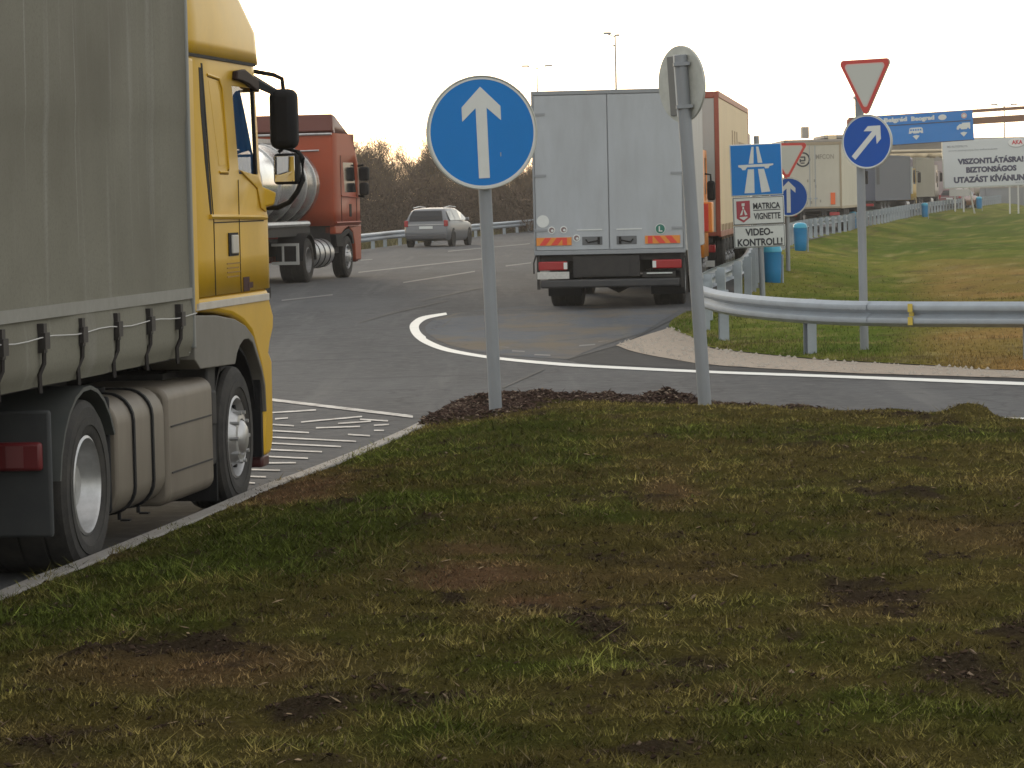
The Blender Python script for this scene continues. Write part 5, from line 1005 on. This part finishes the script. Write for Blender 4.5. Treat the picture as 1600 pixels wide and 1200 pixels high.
# ================================================================== CRASH BARRIERS
def barrier(name, label, pts, top, spacing, side=1, hgt=.31, first_posts=100, fixed=()):
    root = thing(name, label, 'crash barrier', (pts[0][0], pts[0][1], gz(pts[0][1])), group=None)
    o0 = Vector((pts[0][0], pts[0][1], gz(pts[0][1])))
    C = catmull([(a, b, 0) for a, b in pts], 10)
    prof = [(0, 0), (.012, .004), (.075, .045), (.082, .075), (.075, .105), (.005, .145), (.0, .155), (.005, .165), (.075, .205), (.082, .235), (.075, .265), (.012, .306), (0, .31)]
    prof = [(a, b*hgt/.31) for a, b in prof]
    rings = []; cum = [0]
    for i_, p in enumerate(C):
        t = (C[min(i_+1, len(C)-1)]-C[max(i_-1, 0)]).normalized(); nn = Vector((-t.y, t.x, 0))*side
        z = gz(p.y)+top-hgt
        rings.append([Vector((p.x+nn.x*a, p.y+nn.y*a, z+b))-o0 for a, b in prof]+[Vector((p.x+nn.x*(a-.006), p.y+nn.y*(a-.006), z+b))-o0 for a, b in reversed(prof)])
        if i_: cum.append(cum[-1]+(p-C[i_-1]).length)
    mb = MB(); mb.loft(rings); beam = mb.build('beam', GALV, root)
    if fixed:
        for gx_, gy_ in ((7.6, 37.2), (4.3, 39.7), (2.75, 46.4), (3.6, 53.6)):
            i_ = min(range(2, len(C)-2), key=lambda q: (C[q]-Vector((gx_, gy_, 0))).length); t = (C[i_+1]-C[i_]).normalized(); nn = Vector((-t.y, t.x, 0))*side; rg = []
            for u_ in (-.16, .16):
                p = C[i_]+t*u_; z = gz(p.y)+top-hgt; rg.append([Vector((p.x+nn.x*(a+.006), p.y+nn.y*(a+.006), z+b))-o0 for a, b in prof]+[Vector((p.x+nn.x*(a+.002), p.y+nn.y*(a+.002), z+b))-o0 for a, b in reversed(prof)])
            mb = MB(); mb.loft(rg); 
            for u_ in (-.12, -.04, .04, .12):
                for zz_ in (.10, .21):
                    p = C[i_]+t*u_+nn*.07; z = gz(p.y)+top-hgt+zz_; mb.lathe([(.014, -.012), (.014, .012)], (p.x-o0.x, p.y-o0.y, z-o0.z), 'y', 6)
            mb.build('splice', GALV, beam)
    tot = cum[-1]; ca = np.array(cum); k = 0; s = spacing*.3; posts = []
    for gx_, gy_ in fixed:
        i_ = min(range(len(C)-1), key=lambda q: (C[q]-Vector((gx_, gy_, 0))).length); posts.append((C[i_], (C[i_+1]-C[i_]).normalized())); s = cum[i_]+spacing
    while s < tot:
        i_ = int(np.searchsorted(ca, s))-1; i_ = max(0, min(i_, len(C)-2)); f = (s-cum[i_])/(cum[i_+1]-cum[i_]); p = C[i_].lerp(C[i_+1], f); t = (C[i_+1]-C[i_]).normalized(); posts.append((p, t)); s += spacing
    posts.sort(key=lambda q: q[0].y)
    rest = MB()
    for k, (p, t) in enumerate(posts):
        nn = Vector((-t.y, t.x, 0))*side; z = gz(p.y); mb = MB() if k < first_posts else rest; st_ = len(mb.v)
        zt = top-.005
        mb.box(-.055, .055, -.165, -.158, -.3, zt); mb.box(-.055, -.049, -.158, -.035, -.3, zt); mb.box(.049, .055, -.158, -.035, -.3, zt); mb.box(-.05, .05, -.034, -.008, top-.26, top-.06)
        M = Matrix(((t.x, nn.x, 0, p.x-o0.x), (t.y, nn.y, 0, p.y-o0.y), (0, 0, 1, z-o0.z), (0, 0, 0, 1))); mb.xf(M, st_)
        if k < first_posts: mb.build('post', GALV, root, smooth=False)
    if rest.v: tag(rest.build('far_posts', GALV, root, smooth=False), kind='stuff')
    return root, C, o0
BR, BC, BO = barrier('crash_barrier', 'galvanised steel crash barrier curving from the ramp edge along the truck queue', RAIL, .75, 2.67, 1, fixed=[(13.5, 33.3), (11, 34.9), (8.6, 36.5), (6.2, 38.2), (3.75, 40.65), (2.85, 43.9)])
# yellow paint mark on the beam
i_ = min(range(len(BC)), key=lambda q: (BC[q]-Vector((4.98, 39.05, 0))).length); tp = (BC[i_+1]-BC[i_]).normalized(); nn = Vector((-tp.y, tp.x, 0))
mb = MB()
for a, z0, z1, sh_ in ((.088, .025, .125, 0), (.03, .13, .18, .02), (.088, .185, .285, .0)):
    c = BC[i_]+nn*(a+.002)-BO; z = gz(BC[i_].y)+.44-BO.z
    st_ = len(mb.v); mb.box(-.035+sh_, .035+sh_, -.003, .003, z+z0, z+z1); mb.xf(Matrix.Translation((c.x, c.y, 0)) @ Matrix.Rotation(math.atan2(tp.y, tp.x), 4, 'Z'), st_)
beam_ = [c for c in BR.children if c.name.startswith('beam')][0]
mb.build('yellow_mark', mat('mark_yellow', (.5, .38, .06), .6), beam_)
barrier('crash_barrier', 'straight steel crash barrier along the far road edge behind the silver car', RAIL_L, .62, 4.0, -1)
# lower rail of the far barrier
# ================================================================== BLUE BINS
BINB = mat('bin_blue', (.005, .19, .42), .35, dirt=.3, dirtcol=(.02, .09, .2)); BINC = mat('bin_lid_sky_sheen', (.03, .30, .45), .3)  # cyan lid tone paints the sky reflection on the bin tops
def make_bin(loc, s, label, parts=True):
    r = thing('litter_bin', label, 'litter bin', loc, group='blue bins along the queue barrier')
    mb = MB(); mb.lathe([(.15*s, .0), (.17*s, .03), (.19*s, .3*s), (.195*s, .66*s), (.2*s, .68*s)], (0, 0, 0), 'z', 24); b = mb.build('bin_body', BINB, r)
    mb = MB(); [mb.box(-.205*s, .205*s, -.012, .012, z*s, z*s+.02) for z in (.2,)]; 
    mb = MB(); mb.lathe([(.205*s, .66*s), (.205*s, .70*s), (.18*s, .77*s), (.12*s, .81*s), (0, .82*s)], (0, 0, 0), 'z', 24); mb.build('lid', BINC, r)
    mb = MB(); mb.tube([(.22*s, .1, -.2), (.22*s, .1, .6*s)], .025, 6); mb.box(.1*s, .24*s, .06, .12, .5*s, .54*s); mb.build('post', GALV, r)
    return r
for (px, py, Y, s, lb) in [(1207, 444, 68, 1.0, 'largest and nearest blue bin, just right of the motorway sign pole'), (1251, 392, 108, 1.08, 'blue bin standing right behind the half hidden arrow disc pole'), (1333, 358, 150, 1.0, 'blue bin just left of the pole with the yield triangle'),
                       (1445, 339, 200, 1.05, 'small blue bin below the khaki trailer'), (1530, 326, 250, 1.1, 'furthest small blue bin, below the white farewell board')]:
    p = ground_at(px, py, -.04); make_bin((p.x, p.y, p.z), s, lb)

# ================================================================== LAMPS, BUILDINGS
LG = mat('lamp_grey', (.30, .31, .33), .5, .2)
def lamp(px, ytop, Y, label, kind=0):
    p = at(px, ytop, Y); z0 = gz(Y); h = p.z-z0; r = thing('street_lamp', label, 'street lamp', (p.x, Y, z0), group='tall lamp masts')
    mb = MB(); mb.tube([(0, 0, 0), (0, 0, h*.5), (0, 0, h)], [.11, .08, .05], 10); mb.build('mast', LG, r)
    if kind == 0:
        mb = MB(); mb.tube([(0, 0, h-.15), (-.5, 0, h+.05)], .035, 6); mb.build('arm', LG, r)
        mb = MB(); mb.box(-.75, -.25, -.15, .15, h+.02, h+.16); mb.box(.05, .3, -.15, .15, h-.1, h+.02); mb.box(-.16, .0, -.08, .08, h-.75, h-.65); mb.build('lamp_head', LG, r, bev=.03)
    else:
        mb = MB(); mb.tube([(-1.0, 0, h+.1), (0, 0, h-.15), (1.0, 0, h+.1)], .035, 6); mb.build('arm', LG, r)
        for s_ in (1, -1): mb = MB(); mb.box(*sorted((s_*.7, s_*1.4)), -.15, .15, h+.05, h+.2); mb.build('lamp_head', LG, r, bev=.03)
lamp(961, 54, 205, 'tall lamp mast rising above the grey box truck'); lamp(839, 105, 290, 'faint double headed lamp mast left of the grey truck roof', 1); lamp(1569, 165, 340, 'thin lamp mast behind the gantry sign at far right', 1)

CONC = mat('station_concrete', (.27, .245, .215), .8, dirt=.4, dirtcol=(.18, .165, .145), scale=.4); CRM = mat('sunlit_cream', (.55, .44, .27), .5)
BS = thing('border_station', 'low brownish border station building with a flat canopy roof beyond the truck queue', 'building', (28, 330, gz(330)))
def bpx(mb, x0, x1, y0, y1, Y0, Y1, z0=None):
    a = at(x0, y1, Y0); b = at(x1, y0, Y0); mb.box(a.x-28, b.x-28, Y0-330, Y1-330, (a.z if z0 is None else z0)-gz(330), b.z-gz(330))
mb = MB(); bpx(mb, 1225, 1362, 216, 223, 330, 345); bpx(mb, 1288, 1480, 207, 216, 332, 344); mb.build('canopy_roof', CONC, BS, bev=.05)
mb = MB(); bpx(mb, 1254, 1264, 198, 216, 335, 337); mb.build('chimney', CONC, BS)
mb = MB(); bpx(mb, 1262, 1480, 223, 300, 334, 344, gz(330)-.2); mb.build('wall', CONC, BS)
mb = MB(); bpx(mb, 1294, 1307, 211, 221, 331.9, 332); mb.build('sunlit_window', CRM, BS)  # window with its sun glow painted as cream
mb = MB()
for q in range(1240, 1350, 16): bpx(mb, q, q+2.5, 222, 300, 331, 331.4, gz(330)-.2)
mb.build('column', CONC, BS)
TC = thing('toll_canopy', 'sunlit golden cream canopy roof over the lanes under the blue overhead board', 'canopy', (30, 262, gz(262)))
def b2(mb, x0, x1, y0, y1, Y0, Y1): a = at(x0, y1, Y0); b = at(x1, y0, Y0); mb.box(a.x-30, b.x-30, Y0-262, Y1-262, a.z-gz(262), b.z-gz(262))
mb = MB(); b2(mb, 1330, 1500, 232, 240, 262, 272); mb.build('roof', mat('canopy_top', (.45, .38, .26), .6), TC, bev=.1)  # golden sunlight on roof and fascia is put into their colours
mb = MB(); a = at(1330, 249, 262); b = at(1500, 247, 262)
pts = [(a.x-30+(b.x-a.x)*q/24, 262-262+.1+.25*math.sin(q*1.9), a.z-gz(262)+.1*math.sin(q*2.7)) for q in range(25)]; zt_ = at(1400, 240, 262).z-gz(262)
for p_ in pts: mb.v += [p_, (p_[0], -.05, zt_)]
for q in range(24): mb.face((2*q, 2*q+2, 2*q+3, 2*q+1))
mb.build('fascia', CRM, TC, solid=.05)
mb = MB()
for q in (1340, 1410, 1495): c = at(q, 250, 264); mb.box(c.x-30-.15, c.x-30+.15, 3, 3.3, -.2, zt_)
mb.build('column', CONC, TC)
CW = thing('concrete_wall', 'long low grey wall behind the white farewell board', 'wall', (36, 285, gz(285)))
mb = MB(); mb.box(0, 30, 0, .4, -.3, 1.35); mb.build('wall_face', mat('wall_grey', (.22, .23, .24), .8, dirt=.4, dirtcol=(.15, .155, .16), scale=.6), CW); mb = MB(); mb.box(0, 30, -.05, .45, 1.35, 1.45); mb.build('coping', CONC, CW)
mb = MB(); [mb.box(q, q+.15, -.1, -.001, -.3, 1.35) for q in np.arange(.5, 30, 3)]; mb.build('pilasters', mat('wall_grey', (.22, .23, .24)), CW)
p = at(1484, 322, 240); RC = thing('parked_car', 'dark red car partly hidden under the left end of the farewell board', 'car', (p.x, 240, gz(240)), dirrot(.5)); car(RC, mat('dark_red_car', (.12, .015, .02), .3, coat=.5))
HL = thing('office_block', 'hazy flat roofed block at the far right behind the gantry column', 'building', (50, 380, gz(380)))
mb = MB(); mb.box(0, 12, 0, 10, -.3, 7.0); mb.build('wall', mat('hazy_wall', (.36, .33, .29), .8, dirt=.3, dirtcol=(.28, .26, .22), scale=.3), HL); mb = MB(); mb.box(-.3, 12.3, -.3, 10.3, 7.0, 7.3); mb.build('roof', CONC, HL)
mb = MB(); [mb.box(1+q*2.2, 2.2+q*2.2, -.03, .02, z, z+1.2) for q in range(5) for z in (1.5, 4.4)]; mb.build('window', DGLASS, HL)

# ================================================================== BARE TREES behind the left barrier
BARK = mat('bark', (.085, .062, .048), .9, dirt=.5, dirtcol=(.13, .10, .075), scale=2)
TWIG = attr_mat('twigs', rough=.9, bump=0)
def tree_mesh(seed, h, spread, ntw):
    rd = random.Random(seed); mb = MB(); tips = []
    def grow(p, d, L, r, lvl):
        q = p; path = [p]; rs = [r]
        for k in range(4):
            d = (d+Vector((rd.gauss(0, .16), rd.gauss(0, .16), rd.gauss(.05, .08)))).normalized(); q = q+d*L/4; path.append(q); rs.append(r*(1-.17*(k+1)))
            if lvl > 0 and k > 0 or lvl == 0 and k > 0:
                if lvl < 3:
                    for _ in range(2 if lvl < 2 else 1):
                        a = rd.uniform(0, math.tau); side = Vector((math.cos(a), math.sin(a), rd.uniform(-.1, .9))); grow(q, (d*.7+side*spread).normalized(), L*rd.uniform(.45, .7), r*.5, lvl+1)
            tips.append((q, d, lvl))
        mb.tube(path, rs, 4 if lvl else 6, False)
    for s_ in range(rd.choice((1, 2, 3))): grow(Vector((rd.uniform(-.2, .2), rd.uniform(-.2, .2), -.1)), Vector((rd.uniform(-.25, .25), rd.uniform(-.25, .25), 1)).normalized(), h*.62, .035*h/3, 0)
    V = []; T = []; tl = [t for t in tips if t[2] >= 1 or t[0].z > h*.15]
    for _ in range(ntw):
        q, d, l = rd.choice(tl); q = q+Vector((rd.gauss(0, .16), rd.gauss(0, .16), rd.gauss(0, .14))); dd = (d+Vector((rd.gauss(0, .7), rd.gauss(0, .7), rd.gauss(.2, .5)))).normalized(); L = rd.uniform(.15, .5); sd_ = dd.cross(Vector((rd.gauss(0, 1), rd.gauss(0, 1), rd.gauss(0, 1)))).normalized()*rd.uniform(.005, .012)
        V += [q-sd_, q+sd_, q+dd*L]; c = rd.uniform(.6, 1.5); k = rd.random()
        T += [(.11*c, .08*c, .06*c) if k < .8 else (.16*c, .12*c, .05*c)]*3
    V = np.array([tuple(v) for v in V]); return mb, V, np.array(T)
protos = []
for q in range(7):
    mb, V_, T_ = tree_mesh(100+q, 4.4, .75, 5200); protos.append((mb, V_, T_))
tree_objs = []
def place_tree(x, y, h, q, label, first):
    r = thing('bare_tree', label, 'tree', (x, y, gz(y)), random.uniform(0, 6.28), 'bare bushy trees behind the far left barrier'); r.scale = (h/4.4*random.uniform(.8, 1.1),)*2+(h/4.4,)
    if q not in first:
        mb, V_, T_ = protos[q]; a = mb.build('trunk', BARK, r); b = np_mesh('crown', V_, np.arange(len(V_)).reshape(-1, 3), TWIG, T_, smooth=False); b.parent = r; first[q] = (a, b)
    else:
        for o_ in first[q]: c = o_.copy(); COL.objects.link(c); c.parent = r
first = {}
# sky line read from the photograph: (px, top y)
SKY = [(470, 215), (520, 215), (560, 220), (575, 216), (590, 240), (610, 255), (625, 245), (640, 262), (655, 228), (668, 222), (680, 250), (700, 262), (740, 255), (790, 262), (820, 258), (860, 250), (900, 255), (1000, 260), (1100, 250)]
for row, (Yb, kk, n_) in enumerate(((170, .80, 22), (188, .97, 24), (215, 1.0, 22))):
    for q in range(n_):
        px = 380+(1080-380)*(q+random.uniform(.1, .9))/n_; Y_ = Yb+random.uniform(-6, 6); yt = float(np.interp(px, [a for a, b in SKY], [b for a, b in SKY])); X_ = (px-800)/FPX*Y_
        h = (at(px, yt, Y_).z-gz(Y_))*kk*random.uniform(.84, 1.04)
        lb = ('low bare brown bush in the front of the scrub behind the left barrier', 'bare brown tree in the middle of the scrub behind the left barrier', 'bare brown tree at the back of the scrub against the sky')[row]
        place_tree(X_, Y_, h, random.randrange(7), lb, first)
# dense undergrowth mass
N = 120000; px = rng.uniform(330, 1250, N); Yv = rng.uniform(160, 205, N); Xv = (px-800)/FPX*Yv; top = np.interp(px, [a for a, b in SKY], [b for a, b in SKY]); hm = (310-.022*(px-800)-top)/FPX*Yv+1.4
zf = rng.random(N)**1.25*hm*(.50+.35*vnoise(Xv, Yv, .6, 71)); P0 = np.stack([Xv, Yv, gzv(Yv)+zf], 1); dd = rng.normal(0, 1, (N, 3)); dd[:, 2] = np.abs(dd[:, 2])*1.4; dd /= np.linalg.norm(dd, axis=1)[:, None]; L_ = rng.uniform(.2, .7, N)[:, None]
sdv = np.cross(dd, rng.normal(0, 1, (N, 3))); sdv /= np.linalg.norm(sdv, axis=1)[:, None]; sdv *= rng.uniform(.010, .028, N)[:, None]
V_ = np.stack([P0-sdv, P0+sdv, P0+dd*L_], 1).reshape(-1, 3); c = rng.uniform(.5, 1.6, (N, 1))*(.7+.6*vnoise(Xv, Yv, 1.2, 72))[:, None]; T_ = np.repeat((np.array([[.085, .062, .046]])*c)[:, None], 3, 1).reshape(-1, 3)
tag(np_mesh('undergrowth', V_, np.arange(3*N).reshape(N, 3), TWIG, T_, smooth=False), kind='stuff')
# dry verge between barrier and scrub
N = 40000; Yv = rng.uniform(118, 172, N); Xl = np.interp(Yv, [b for a, b in RAIL_L], [a for a, b in RAIL_L]); Xv = rng.uniform(-18, 22, N); k = (Xv < Xl-.6); Xv, Yv = Xv[k], Yv[k]
tag(blades('verge_grass', np.stack([Xv, Yv, gzv(Yv)-.05], 1), rng.uniform(.1, .4, len(Xv)), np.full(len(Xv), .03), np.array([[.12, .105, .05]])*rng.uniform(.5, 1.5, (len(Xv), 1))), kind='stuff')

# ================================================================== HAZE
hz = MB().box(-70, 130, -30, 430, -3, 30).build('haze', mat('haze_air', (1, 1, 1)), smooth=False); tag(hz, kind='stuff')
hm_ = bpy.data.materials['haze_air']; hm_.node_tree.nodes.clear(); o_ = hm_.node_tree.nodes.new('ShaderNodeOutputMaterial'); v_ = hm_.node_tree.nodes.new('ShaderNodeVolumePrincipled')
v_.inputs['Color'].default_value = (.97, .93, .88, 1); v_.inputs['Density'].default_value = .00035; v_.inputs['Anisotropy'].default_value = .4; hm_.node_tree.links.new(v_.outputs[0], o_.inputs['Volume'])
